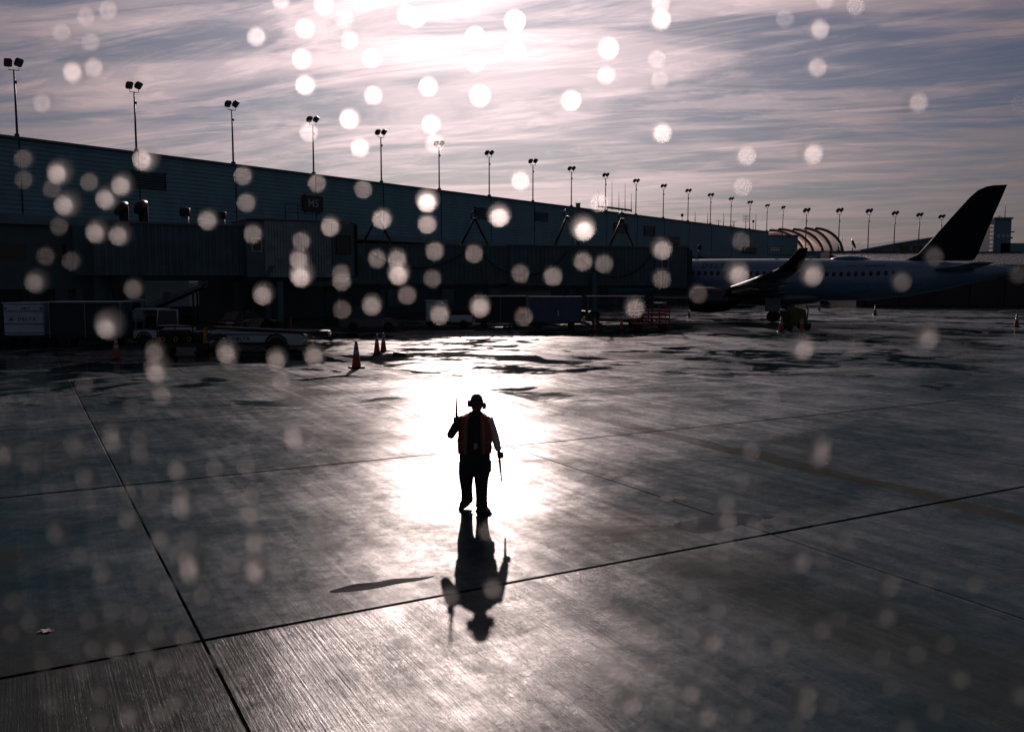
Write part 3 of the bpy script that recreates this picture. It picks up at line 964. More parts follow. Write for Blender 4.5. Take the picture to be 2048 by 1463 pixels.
def skin_text(txt, size, s0, z0, m, shear=.0, spacing=1.0, bold=.0, sx=1.0):
    vs_, fs_ = text_mesh(txt, size, shear, spacing, bold)
    return skin_patch('lettering', ([(v.x * sx, v.y) for v in vs_], fs_), s0, z0, m)


def rrect(w, h, r, n=4):
    p = []
    for cx_, cy_, a0 in ((w / 2 - r, h / 2 - r, 0), (-w / 2 + r, h / 2 - r, 90), (-w / 2 + r, -h / 2 + r, 180), (w / 2 - r, -h / 2 + r, 270)):
        for q in range(n + 1):
            a = R(a0 + 90 * q / n); p.append((cx_ + r * math.cos(a), cy_ + r * math.sin(a)))
    return p


wp = rrect(.30, .42, .13)
for q in range(33):
    s_ = 7.6 + q * .60
    if 27.5 < s_:
        continue
    skin_patch('cabin_window', (wp, [tuple(range(len(wp)))]), s_, sec(s_)[1] + .50, M['acwindow'], .014)
# door outlines
for s_, z_, w_, h_ in ((5.0, 4.0, .85, 1.85), (28.6, 4.05, .72, 1.75), (13.6, 4.25, .5, .95), (24.2, 3.0, 1.2, .8)):
    o_ = rrect(w_, h_, .14); i_ = rrect(w_ - .07, h_ - .07, .12); n = len(o_)
    skin_patch('door_outline', (o_ + i_, [(k, (k + 1) % n, (k + 1) % n + n, k + n) for k in range(n)]), s_, z_, M['navyletter'], .013)
tri = ([(-.36, -.30), (0, -.06), (.36, -.30), (0, .42), (-.36, -.38), (.36, -.38), (0, -.16)], [(0, 1, 3), (1, 2, 3), (4, 6, 1), (6, 5, 2)])
skin_patch('emblem', ([(-.38, -.34), (-.02, -.12), (-.02, .40), (.38, -.34), (.02, -.12), (.02, .40), (-.38, -.40), (.38, -.40), (0, -.18)], [(0, 1, 2), (4, 3, 5), (6, 7, 8)]), 8.55, 5.10, M['navyletter'], .014)
skin_text('DELTA', .74, 11.55, 5.08, M['navyletter'], .12, 1.22, .012, 1.12)
skin_text('N136DQ', .36, 25.3, 4.93, M['navyletter'], .1, 1.1, .006, 1.1)
skin_patch('flag', ([(-.42, -.18), (.42, -.18), (.42, .18), (-.42, .18)], [(0, 1, 2, 3)]), 23.4, 4.93, M['farwall'], .014)
skin_patch('flag_stripe', ([(-.42, -.02), (.42, -.02), (.42, .04), (-.42, .04)], [(0, 1, 2, 3)]), 23.4, 4.93, M['redletter'], .020)
MB().tube([(21.3, 0, 5.5), (22.0, 0, 5.66), (23.2, 0, 5.70), (24.2, 0, 5.62), (24.9, 0, 5.48)], [(.1, .05), (.45, .16), (.5, .2), (.4, .16), (.1, .05)], 14).build('antenna_radome', M['aircraft'], ac)
for s_ in (9, 16.5, 19.5):
    MB().hull([(s_, -.02, 5.68), (s_ + .35, -.02, 5.68), (s_ + .30, .02, 5.68), (s_ + .22, 0, 5.95), (s_ + .34, 0, 5.95)]).build('blade_antenna', M['aircraft'], ac)


def airfoil(le, chord, thick, up=(0, 0, 1), n=7):
    """closed ring of a section: LE at le, chord along +x; thickness along up"""
    le = Vector(le); up = Vector(up); pts = []
    xs = [0, .02, .08, .2, .4, .65, 1.0]
    yt = [0, .35, .72, 1.0, .95, .55, .03]
    for x, y in zip(xs, yt): pts.append(le + Vector((x * chord, 0, 0)) + up * (y * thick * .55))
    for x, y in list(zip(xs, yt))[-1:0:-1]: pts.append(le + Vector((x * chord, 0, 0)) - up * (y * thick * .45))
    return pts


for side in (-1, 1):
    w = MB().rings([airfoil((11.2, side * 1.2, 2.55), 6.6, .85), airfoil((12.2, side * 2.6, 2.66), 5.6, .72), airfoil((13.9, side * 6.2, 3.05), 4.1, .5),
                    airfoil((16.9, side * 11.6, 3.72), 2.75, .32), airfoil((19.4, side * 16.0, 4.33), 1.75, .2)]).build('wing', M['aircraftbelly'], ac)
    MB().rings([airfoil((19.4, side * 16.0, 4.33), 1.75, .2), airfoil((19.95, side * 16.55, 4.52), 1.5, .15, (0, -side * .5, .86)), airfoil((20.7, side * 17.05, 5.10), 1.15, .12, (0, -side * .9, .4)),
                airfoil((21.5, side * 17.40, 5.98), .62, .08, (0, -side * .97, .2))]).build('winglet', M['fin'], w)
    for yy, xx, zz in ((4.2, 17.0, 2.62), (8.3, 17.6, 3.1), (11.5, 18.6, 3.5)):
        MB().tube([(xx - 1.5, side * yy, zz), (xx, side * yy, zz - .12), (xx + 1.6, side * yy, zz + .05)], [.05, .17, .03], 8).build('flap_fairing', M['aircraftbelly'], w)
    # engine
    ey, ez, ex = side * 5.75, 1.98, 10.4
    en = MB().lathe([(.98, .12), (1.10, .35), (1.16, 1.0), (1.15, 1.9), (1.05, 2.8), (.88, 3.5), (.84, 3.5), (.80, 2.4), (.86, 1.0), (.93, .3), (.98, .12)], 0, 32, (ex, ey, ez), caps=False).build('engine_nacelle', M['nacelle'], ac)
    MB().lathe([(.95, .28), (.97, .08), (1.03, 0), (1.09, .08), (1.115, .28)], 0, 32, (ex, ey, ez), caps=False).build('inlet_lip', M['lip'], en)
    MB().lathe([(.01, .35), (.12, .5), (.24, .85), (.28, .9)], 0, 16, (ex, ey, ez)).build('spinner', M['darkmetal'], en)
    for q in range(18):
        a = 2 * math.pi * q / 18
        c_, s2_ = math.cos(a), math.sin(a)
        bl = [(ex + .82, ey + c_ * .24, ez + s2_ * .24), (ex + .95, ey + c_ * .24 - s2_ * .06, ez + s2_ * .24 + c_ * .06), (ex + 1.05, ey + c_ * .87 - s2_ * .22, ez + s2_ * .87 + c_ * .22), (ex + .85, ey + c_ * .87, ez + s2_ * .87)]
        MB().add(bl, [(0, 1, 2, 3)]).build('fan_blade', M['darkmetal'], en)
    MB().lathe([(.78, 2.2), (.62, 3.4), (.48, 4.0), (.30, 4.2), (.02, 4.6)], 0, 20, (ex, ey, ez)).build('exhaust_cone', M['darkmetal'], en)
    MB().hull([(ex + .9, ey + dy, ez + 1.08) for dy in (-.05, .05)] + [(ex + 3.2, ey + dy, ez + .95) for dy in (-.2, .2)] + [(ex + 3.0, ey + dy, ez + 1.32) for dy in (-.16, .16)] + [(ex + 5.0, ey + dy, ez + .75) for dy in (-.1, .1)]).build('pylon', M['aircraftbelly'], en)
    # main gear
    gr = MB().tube([(17.2, side * 3.3, 2.5), (17.2, side * 3.3, .5)], [.14, .11], 10).tube([(17.2, side * 3.3, 1.4), (17.0, side * 2.0, 2.4)], .07, 8).build('main_gear_leg', M['rim'], ac)
    MB().box((17.2, side * 3.75, 1.55), (1.3, .05, 1.2), (R(6 * side), 0, 0)).build('gear_door', M['aircraftbelly'], gr)
    for dy in (-.36, .36):
        wheel(ac, (17.2, side * 3.3 + dy, .52), .52, .34, 1, 'main_wheel')
    # stabiliser
    MB().rings([airfoil((29.6, side * .7, 4.55), 3.3, .34), airfoil((32.9, side * 5.6, 5.05), 1.35, .14)]).build('horizontal_stabilizer', M['aircraftbelly'], ac)
fin_o = MB()
fin_o.rings([[Vector((a.x, a.z, z)) for a in airfoil((le, 0, 0), ch, th)] for le, ch, th, z in
             ((25.8, 6.9, .12, 5.33), (27.6, 5.3, .34, 5.45), (28.55, 4.6, .36, 5.9), (29.6, 3.95, .32, 7.2), (31.0, 3.15, .26, 9.0), (32.3, 2.42, .2, 10.6), (32.9, 2.0, .16, 11.15), (33.5, 1.5, .11, 11.42), (34.0, 1.05, .05, 11.5))])
fin_o.build('vertical_stabilizer', M['fin'], ac)
gr = MB().tube([(3.4, 0, 2.4), (3.3, 0, .4)], [.1, .08], 10).build('nose_gear_leg', M['rim'], ac)
for dy in (-.2, .2):
    wheel(ac, (3.3, dy, .38), .38, .2, 1, 'nose_wheel')

# ------------------------------------------------------------------ ground vehicles


def root(name, xp, yp, rz, label, cat, group=None):
    p = gnd(xp, yp)
    o = empty(name, (p.x, p.y, 0), rz)
    return tag(o, label, cat, group)


def baggage_cart(rt, L, W, Ht, wall, end, roof, posts=True, curtain=True):
    """covered cart, length along x; near side is -y"""
    MB().box((0, 0, .50), (L, W, .12), bevel=.02).build('deck', M['darkmetal'], rt)
    MB().box((0, 0, Ht), (L + .12, W + .12, .07), bevel=.02).build('roof', roof, rt)
    for sx in (-1, 1):
        MB().box((sx * (L / 2 - .03), 0, (Ht + .56) / 2), (.05, W, Ht - .58)).build('end_panel', end, rt)
    if curtain:
        n = 24; rs = []
        ring0 = [(-L / 2 + .06 + (L - .12) * q / n, -W / 2 + .05 + .03 * math.sin(q * 1.9), .6) for q in range(n + 1)]
        MB().rings([ring0, [(x, y, Ht - .05) for x, y, z in ring0]], caps=False, closed=False).build('curtain', wall, rt)
    for sx in (-1, 0, 1):
        MB().box((sx * (L / 2 - .04), -W / 2 + .0, (Ht + .5) / 2), (.05, .05, Ht - .5)).build('post', M['rim'], rt)
        MB().box((sx * (L / 2 - .04), W / 2 - .0, (Ht + .5) / 2), (.05, .05, Ht - .5)).build('post', M['rim'], rt)
    for sx in (-1, 1):
        for sy in (-1, 1):
            wheel(rt, (sx * L * .33, sy * (W / 2 - .12), .24), .24, .16, 1)
    MB().tube([(L / 2, 0, .42), (L / 2 + .7, 0, .36)], .04, 6).build('drawbar', M['darkmetal'], rt)
    return rt


# white lettered cart at the frame's left edge, seen end-on
rt = root('baggage_cart', 52, 692, R(4), 'white lettered baggage cart with its end panel facing the apron at far left', 'baggage cart', 'baggage carts')
w_, h_ = 2.15, 2.35
MB().box((0, 1.1, h_ / 2 + .28), (w_, 2.4, h_ - .6), bevel=.05).build('body', M['white'], rt)
MB().box((0, 1.1, h_ + .02), (w_ + .12, 2.5, .07), bevel=.02).build('roof', M['white'], rt)
for z in (.75, 1.25, 1.95):
    MB().box((0, -.125, z), (w_ - .1, .03, .025)).build('panel_seam', M['darkmetal'], rt)
MB().box((0, -.13, .52), (w_ - .1, .06, .16)).build('bumper', M['darkmetal'], rt)
for sx in (-1, 1):
    MB().box((sx * .95, -.125, 2.1), (.13, .04, .1)).build('reflector', M['tail'], rt)
    for y in (.4, 1.9):
        wheel(rt, (sx * .85, y, .26), .26, .18, 0)
lettering('DELTA', .26, M['navyletter'], rt, (.16, -.112, 1.50), spacing=1.35, bold=.006)
me = bpy.data.meshes.new('emblem'); me.from_pydata([(-.14, 0, -.10), (0, 0, -.03), (.14, 0, -.10), (0, 0, .13)], [], [(0, 1, 3), (1, 2, 3)]); me.materials.append(M['navyletter'])
link('emblem', me, rt, (-.66, -.112, 1.49))
lettering('164617', .17, M['navyletter'], rt, (.1, -.112, 2.10), bold=.004)
rt = root('baggage_cart', 168, 694, R(2), 'dark open-sided baggage cart between the white lettered cart and the first cone', 'baggage cart', 'baggage carts')
baggage_cart(rt, 3.9, 1.6, 2.45, M['canvas'], M['blue'], M['white'])
MB().box((1.95, -.84, 2.3), (.09, .06, .07)).build('marker_light', M['amber'], rt)
rt.location.y += 1.0

# white boxy truck body behind the cab of the tug
rt = root('service_truck', 290, 676, R(3), 'white box-bodied service truck behind the tug with the framed cab', 'truck')
rt.location.y += 4
MB().box((.3, 0, 2.75), (2.9, 2.2, 1.7), bevel=.05).build('box_body', M['white'], rt)
MB().box((.3, 0, 1.75), (3.2, 2.1, .3)).build('chassis', M['darkmetal'], rt)
MB().box((-2.0, 0, 1.65), (1.5, 2.1, 1.5), bevel=.2).build('cab', M['white'], rt)
MB().box((-2.0, -1.03, 1.95), (1.1, .06, .55)).build('side_window', M['glass'], rt)
MB().box((.3, -1.115, 2.6), (.5, .03, .55)).build('panel_marking', M['fascia'], rt)
for x in (-2.0, .3, 1.3):
    for y in (-.95, .95):
        wheel(rt, (x, y, .42), .42, .28, 1)
MB().box((-.4, 0, 1.0), (4.4, 1.6, .5)).build('frame_rail', M['darkmetal'], rt)


def tug(rt, L=3.0, W=1.5, body=None, cab=True):
    body = body or M['white']
    MB().hull([(x, y, z) for x, z in ((-L / 2, .42), (-L / 2, 1.0), (-.15, 1.12), (-.15, .42)) for y in (-W / 2, W / 2)]).build('hood', body, rt)
    MB().box((L * .2, 0, .62), (L * .6, W, .46), bevel=.05).build('body', body, rt)
    MB().box((0, 0, .34), (L, W * .9, .16)).build('chassis', M['darkmetal'], rt)
    for sx in (-1, 1):
        for sy in (-1, 1):
            wheel(rt, (sx * L * .30, sy * (W / 2 - .1), .34), .34, .24, 1)
            MB().lathe([(.36, -.14), (.44, -.14), (.44, .14), (.36, .14)], 1, 14, (sx * L * .30, sy * (W / 2 - .1), .36), caps=False).build('wheel_arch', M['darkmetal'], rt)
    MB().box((L * .16, 0, .98), (.5, 1.1, .26), bevel=.06).build('seat', M['black'], rt)
    MB().box((L * .29, 0, 1.28), (.12, 1.1, .5), bevel=.05).build('seat_back', M['black'], rt)
    MB().tube([(-.05, -.3, 1.08), (.18, -.3, 1.28)], .03, 6).build('steering_column', M['darkmetal'], rt)
    if cab:
        pts = [(-.1, 1.08), (-.02, 2.0), (L * .42, 2.0), (L * .45, .85)]
        for sy in (-1, 1):
            y = sy * (W / 2 - .05)
            MB().tube([(x, y, z) for x, z in pts], .04, 6).build('cab_frame', body, rt)
        MB().box(((L * .42) / 2, 0, 2.03), (L * .42 + .25, W + .04, .06), bevel=.02).build('cab_roof', body, rt)
        ws = MB().hull([(-.1 + .02, y, 1.15) for y in (-W / 2 + .1, W / 2 - .1)] + [(-.02, y, 1.96) for y in (-W / 2 + .1, W / 2 - .1)] + [(-.06, y, 1.96) for y in (-W / 2 + .1, W / 2 - .1)]).build('windshield', M['glass'], rt)
    for sy in (-1, 1):
        MB().lathe([(.01, 0), (.09, 0), (.09, .05), (.01, .06)], 0, 12, (-L / 2 - .05, sy * .5, .8)).build('headlight', M['lampglass'], rt)
    return rt


rt = root('baggage_tug', 323, 690, R(186), 'white baggage tug with framed cab parked beside the dark loader', 'tug', 'tugs')
tug(rt, 3.1, 1.55)
rt.location.y += .6
# framed side screen turned to the apron
MB().box((-.75 + .4, .79, 1.55), (1.05, .03, .78)).build('side_glass', M['glass'], rt)
fr = MB()
for a, b in (((-.92, 1.12), (.22, 1.12)), ((-.92, 1.98), (.22, 1.98)), ((-.92, 1.12), (-.92, 1.98)), ((.22, 1.12), (.12, 1.98))):
    fr.tube([(a[0], .80, a[1]), (b[0], .80, b[1])], .04, 6)
fr.build('side_frame', M['white'], rt)

# conveyor ramp rising behind the tug
rt = root('conveyor_ramp', 322, 688, R(0), 'inclined conveyor ramp with side rails rising behind the framed tug', 'conveyor')
rt.location.y += 3.2
MB().hull([(x, y, z) for x, z in ((-1.6, 2.05), (1.35, 3.35), (1.35, 3.15), (-1.6, 1.85)) for y in (-.4, .4)]).build('belt', M['black'], rt)
for sy in (-1, 1):
    rl = MB().tube([(-1.7, sy * .48, 2.2), (1.5, sy * .48, 3.6)], .035, 6).tube([(-1.7, sy * .48, 1.95), (1.5, sy * .48, 3.3)], .05, 6)
    for q in range(5):
        t = q / 4; x = -1.7 + 3.2 * t
        rl.tube([(x, sy * .48, 1.95 + 1.35 * t), (x, sy * .48, 2.2 + 1.4 * t)], .025, 5)
    rl.build('side_rail', M['rim'], rt)
for x, z in ((-1.2, 2.0), (.9, 2.9)):
    for sy in (-.35, .35):
        MB().box((x, sy, z / 2 + .25), (.09, .09, z - .5)).build('leg', M['darkmetal'], rt)
for x in (-1.2, .9):
    for sy in (-.45, .45):
        wheel(rt, (x, sy, .3), .3, .18, 1)
MB().box((-.15, 0, .5), (2.6, .8, .16)).build('chassis', M['darkmetal'], rt)

# dark front-on pushback loader with yellow trim, in front of the belt loader
rt = root('ground_power_cart', 372, 712, R(8), 'dark cluttered equipment cart with yellow trim in front of the lettered belt loader', 'equipment cart')
MB().box((0, 0, .55), (2.5, 1.5, .3), bevel=.04).build('chassis', M['black'], rt)
MB().box((-.35, 0, 1.0), (1.5, 1.2, .6), bevel=.08).build('engine_cover', M['darkmetal'], rt)
MB().box((.75, 0, .95), (.7, 1.2, .5), bevel=.08).build('control_box', M['signdark'], rt)
fr = MB()
for x in (-1.1, -.3, .5, 1.15):
    fr.tube([(x, -.72, .65), (x, -.72, 1.45)], .035, 6)
fr.tube([(-1.1, -.72, 1.45), (1.15, -.72, 1.45)], .035, 6).tube([(-1.1, -.72, 1.05), (1.15, -.72, 1.05)], .03, 6)
fr.build('guard_rail', M['darkmetal'], rt)
MB().hull([(.95, -.75, .5), (1.2, -.75, .5), (1.12, -.75, 1.4), (1.0, -.75, 1.4), (.95, -.68, .5), (1.2, -.68, .5), (1.12, -.68, 1.4), (1.0, -.68, 1.4)]).build('warning_panel', M['yellow'], rt)
MB().hull([(-1.2, -.75, .5), (-1.0, -.75, .5), (-.95, -.75, .95), (-1.15, -.75, .95), (-1.2, -.68, .5), (-1.0, -.68, .5), (-.95, -.68, .95)]).build('warning_panel', M['yellow'], rt)
for q in range(6):
    x = -.85 + q * .3
    pts = [(x + .09 * math.cos(a), -.76 - .01 * k, .85 + .12 * math.sin(a)) for k, a in enumerate([2 * math.pi * u / 10 * 2 for u in range(11)])]
    MB().tube(pts, .025, 5).build('cable_coil', M['black'] if q % 2 else M['yellow'], rt)
MB().box((.2, -.78, .38), (.9, .06, .2)).build('plate', M['rim'], rt)
for x in (-.8, .8):
    for y in (-.6, .6):
        wheel(rt, (x, y, .3), .3, .22, 1)
MB().box((1.1, -.77, .42), (.09, .05, .06)).build('marker_light', M['tail'], rt)

# belt loader: long low white body with lettering, wheel, boom out to the right
rt = root('belt_loader', 536, 703, R(2), 'long low white belt loader with lettered side and boom pointing to the light', 'belt loader')
MB().hull([(x, y, z) for x, z in ((-2.7, .34), (-2.7, 1.08), (-.9, 1.04), (1.7, .92), (1.9, .80), (1.9, .40)) for y in (-.75, .75)]).build('body', M['white'], rt)
MB().box((-1.1, -.765, .46), (3.0, .03, .16)).build('sill_panel', M['darkmetal'], rt)
MB().box((-1.0, -.765, .93), (3.2, .02, .05)).build('side_stripe', M['navyletter'], rt)
wheel(rt, (.60, -.70, .40), .40, .26, 1)
wheel(rt, (.60, .70, .40), .40, .26, 1)
wheel(rt, (-2.2, -.70, .40), .40, .26, 1)
wheel(rt, (-2.2, .70, .40), .40, .26, 1)
MB().lathe([(.44, -.10), (.56, -.10), (.56, .06), (.44, .06)], 1, 20, (.60, -.74, .42), caps=False).build('wheel_arch', M['black'], rt)
MB().lathe([(.44, -.10), (.56, -.10), (.56, .06), (.44, .06)], 1, 20, (-2.2, -.74, .42), caps=False).build('wheel_arch', M['black'], rt)
bo = MB().hull([(x, y, z) for x, z in ((-2.6, 1.30), (3.0, 1.02), (3.0, .90), (-2.6, 1.16)) for y in (-.42, .42)]).build('conveyor_boom', M['darkmetal'], rt)
MB().lathe([(.01, -.45), (.10, -.45), (.12, 0), (.10, .45), (.01, .45)], 1, 14, (3.05, 0, .96)).build('end_roller', M['alu'], bo)
MB().hull([(2.35, -.5, 1.1), (3.1, -.5, 1.08), (3.15, -.5, .80), (2.4, -.5, .82), (2.35, .5, 1.1), (3.1, .5, 1.08), (3.15, .5, .80), (2.4, .5, .82)]).build('bumper_pad', M['black'], bo)
fr = MB().tube([(1.9, -.7, .75), (2.25, -.7, .75), (2.25, -.7, .42), (1.9, -.7, .42)], .03, 6).tube([(1.9, .7, .75), (2.25, .7, .75), (2.25, .7, .42), (1.9, .7, .42)], .03, 6).tube([(2.25, -.7, .75), (2.25, .7, .75)], .03, 6).tube([(2.25, -.7, .42), (2.25, .7, .42)], .03, 6).tube([(1.9, -.7, .42), (2.25, -.7, .75)], .02, 6)
fr.build('front_guard', M['yellow'], rt)
lettering('DELTA', .25, M['navyletter'], rt, (-1.15, -.775, .70), spacing=1.3, bold=.006)
me = bpy.data.meshes.new('emblem'); me.from_pydata([(-.14, 0, -.10), (0, 0, -.03), (.14, 0, -.10), (0, 0, .13)], [], [(0, 1, 3), (1, 2, 3)]); me.materials.append(M['navyletter'])
link('emblem', me, rt, (-1.98, -.775, .70))
MB().tube([(1.3, -.55, .95), (1.3, -.55, 1.75)], .03, 6).build('marker_post', M['orange'], rt)


# traffic cones
def make_cone():
    rt = empty('traffic_cone')
    MB().box((0, 0, .03), (.46, .46, .06), bevel=.02).build('base', M['black'], rt)
    b_ = MB().lathe([(.165, .06), (.155, .10), (.045, .92), (.035, .95), (.005, .955)], n=18).build('cone_body', M['orange'], rt)
    MB().lathe([(.105, .475), (.108, .48), (.088, .64), (.083, .64)], n=18, caps=False).build('collar', M['reflective'], b_)
    MB().lathe([(.078, .71), (.081, .715), (.066, .82), (.061, .82)], n=18, caps=False).build('collar', M['reflective'], b_)
    return rt


cone0 = make_cone()
cones = [(233, 719, 1.06, 'bright orange cone in front of the dark open baggage cart'),
         (713, 736, 1.18, 'nearest cone on the sunlit apron, standing in front of a pair'),
         (754, 707, 1.0, 'left cone of the touching pair beside the black chock'),
         (767, 703, 1.0, 'right cone of the touching pair beside the black chock'),
         (1190, 662, 1.0, 'cone standing left of the red equipment trolley'),
         (1243, 660, 1.0, 'cone at the near corner of the red equipment trolley'),
         (1378, 634, .95, 'lone cone below the airliner engine inlet'),
         (1562, 664, 1.15, 'cone under the wing, left of the hi-vis cart'),
         (1603, 663, 1.1, 'cone under the wing, right of the hi-vis cart'),
         (1638, 621, .95, 'small far cone right of the airliner main gear'),
         (1719, 612, .9, 'small red cone at the left end of the dolly under the fuselage'),
         (1750, 630, 1.15, 'dark cone in front of the dolly under the fuselage'),
         (1813, 612, .95, 'small red cone at the right end of the dolly under the fuselage'),
         (2033, 654, 1.15, 'cone with pale collar near the right edge of the apron')]
for i, (cx_, cyy, k_, lab) in enumerate(cones):
    o = cone0 if i == 0 else copy_tree(cone0)
    p = gnd(cx_, cyy); o.location = (p.x, p.y, 0); o.rotation_euler = (0, 0, random.uniform(0, 1.5)); o.scale = (k_, k_, k_)
    tag(o, lab, 'cone', 'traffic cones on the apron')
rt = root('wheel_chock', 800, 711, R(-8), 'black rubber chock lying on the lit apron right of the pair of cones', 'chock')
MB().hull([(x, y, z) for x, z in ((-.33, 0), (.33, 0), (.30, .13), (-.30, .20)) for y in (-.12, .12)]).build('block', M['black'], rt)
MB().tube([(.3, 0, .1), (.42, -.03, .05), (.55, 0, .03)], .02, 6).build('pull_rope', M['black'], rt)


def car(rt, m, L=4.4, W=1.8, Hc=1.45):
    prof = [(-L / 2, .35), (-L / 2, .78), (-L * .42, .88), (-L * .22, .95), (L * .30, .95), (L * .46, .85), (L / 2, .70), (L / 2, .35)]
    MB().rings([[(x * .98, -W / 2 + .08, z) for x, z in prof], [(x, -W / 2, z * .97) for x, z in prof], [(x, W / 2, z * .97) for x, z in prof], [(x * .98, W / 2 - .08, z) for x, z in prof]]).build('body', m, rt)
    cb_ = [(-L * .40, .9), (-L * .27, Hc), (L * .10, Hc), (L * .28, .92)]
    MB().hull([(x, sy * (W / 2 - (.10 if z < 1 else .28)), z) for x, z in cb_ for sy in (-1, 1)]).build('greenhouse', M['glass'], rt)
    MB().hull([(x, sy * (W / 2 - .30), Hc + dz_) for x in (-L * .26, L * .09) for sy in (-1, 1) for dz_ in (-.03, .03)]).build('roof', m, rt)
    for sx in (-.31, .31):
        for sy in (-1, 1):
            wheel(rt, (sx * L, sy * (W / 2 - .1), .33), .33, .2, 1)
    for sy in (-1, 1):
        MB().box((-L / 2 - .01, sy * .62, .72), (.06, .36, .16), bevel=.02).build('tail_light', M['tail'], rt)
        MB().box((L / 2 + .0, sy * .62, .62), (.06, .36, .14), bevel=.02).build('headlight', M['lampglass'], rt)
    MB().box((-L / 2 - .01, 0, .55), (.05, .5, .14)).build('number_plate', M['reflective'], rt)


rt = root('parked_car', 488, 664, R(80), 'dark saloon car parked under the M5 jet bridge, tail to the apron', 'car', 'cars near the terminal')
car(rt, M['carwhite'])
rt = root('parked_car', 742, 661, R(8), 'dark hatchback with a bright windshield edge behind the pair of cones', 'car', 'cars near the terminal')
car(rt, M['carwhite'], 4.1, 1.75, 1.65)

# white utility tug near the middle
rt = root('utility_tug', 898, 656, R(181), 'small white utility cart with upright cab left of the covered dollies', 'tug', 'tugs')
L = 3.6
MB().box((-.95, 0, .72), (1.75, 1.45, .52), bevel=.06).build('hood', M['white'], rt)
MB().box((.95, 0, 1.30), (1.55, 1.5, 1.55), bevel=.08).build('cab', M['white'], rt)
MB().box((.80, .765, 1.55), (.85, .03, .75)).build('door_opening', M['canvas'], rt)
MB().box((.95, 0, 2.11), (1.75, 1.6, .07), bevel=.02).build('cab_roof', M['white'], rt)
MB().box((.16, 0, 1.62), (.04, 1.25, .62)).build('windshield', M['glass'], rt)
MB().box((0, 0, .38), (3.5, 1.3, .2)).build('chassis', M['darkmetal'], rt)
for x in (-1.15, 1.1):
    for y in (-.62, .62):
        wheel(rt, (x, y, .34), .34, .24, 1)
MB().box((-.9, .0, .995), (1.2, 1.2, .03)).build('hood_lid', M['alu'], rt)

# covered dollies in a row
for (xa_, xb_, yt_, yb_, lab, wallm, endm) in ((950, 1052, 592, 655, 'dark covered dolly with pale roof edge right of the utility cart', M['canvas'], M['blue']),
                                              (1058, 1160, 593, 657, 'navy covered dolly with closed side, middle of the row', M['blue'], M['blue']),
                                              (1172, 1284, 592, 652, 'open-sided covered dolly nearest the airliner nose', M['canvas'], M['blue'])):
    p = gnd((xa_ + xb_) / 2, yb_); sc_ = p.y / FPX
    rt = empty('covered_dolly', (p.x, p.y - .2, 0), R(1.5))
    tag(rt, lab, 'baggage cart', 'covered dollies in a row')
    w_ = (xb_ - xa_) * sc_; h_ = (yb_ - yt_) * sc_
    baggage_cart(rt, w_, 1.6, h_, wallm, endm, M['cartroof'], True, lab[0] != 'o')
    if lab[0] == 'd':
        MB().box((w_ * .43, -.88, h_ * .58), (.62, .03, .5)).build('red_placard', M['red'], rt)
    if lab[0] == 'n':
        MB().box((0, -.845, h_ * .55), (w_ * .94, .05, h_ * .66), bevel=.015).build('side_panel', M['blue'], rt)
        MB().box((w_ * .05, -.89, h_ * .5), (.09, .04, .45)).build('latch', M['alu'], rt)
rt = root('cargo_container', 1060, 645, R(1), 'pale box container showing above the roofs of the covered dollies', 'container')
rt.location.y += 2.5
MB().box((0, 0, 2.45), (3.75, 1.9, 2.3), bevel=.06).build('shell', M['white'], rt)
MB().box((0, 0, 1.0), (3.9, 1.7, .3)).build('bed', M['darkmetal'], rt)
for x in (-1.4, 1.4):
    MB().box((x, -.5, 3.75), (.14, .14, .3)).build('beacon', M['alu'], rt)
    for y in (-.75, .75):
        wheel(rt, (x, y, .42), .42, .26, 1)

# red tow trolley
rt = root('equipment_trolley', 1300, 660, R(2), 'red slatted equipment trolley loaded with hoses, right of the dollies', 'trolley')
MB().box((0, 0, .48), (2.7, 1.3, .12), bevel=.02).build('deck', M['red'], rt)
for z in (.85, 1.15, 1.45):
    MB().box((0, -.66, z), (2.5, .04, .13)).build('side_slat', M['red'], rt)
    MB().box((0, .66, z), (2.5, .04, .13)).build('side_slat', M['red'], rt)
for x in (-1.28, 0, 1.28):
    for y in (-.66, .66):
        MB().box((x, y, 1.15), (.07, .07, 1.4)).build('post', M['red'] if x else M['darkmetal'], rt)
for q in range(5):
    pts = [(-.9 + .4 * q + .18 * math.cos(a), -.2 + .1 * q % .3 + .02 * k / 8, .75 + .17 * math.sin(a)) for k, a in enumerate([2 * math.pi * u / 8 * 2 for u in range(9)])]
    MB().tube(pts, .04, 6).build('hose_coil', M['black'], rt)
MB().box((.7, 0, 2.0), (.9, .5, .10)).build('tray', M['alu'], rt)
MB().tube([(.7, 0, .5), (.7, 0, 2.0)], .05, 6).build('tray_post', M['darkmetal'], rt)
for x in (-.95, .95):
    for y in (-.55, .55):
        wheel(rt, (x, y, .24), .24, .14, 1, rim=M['alu'])
MB().tube([(1.3, 0, .45), (2.2, 0, .30)], .04, 6).build('drawbar', M['darkmetal'], rt)

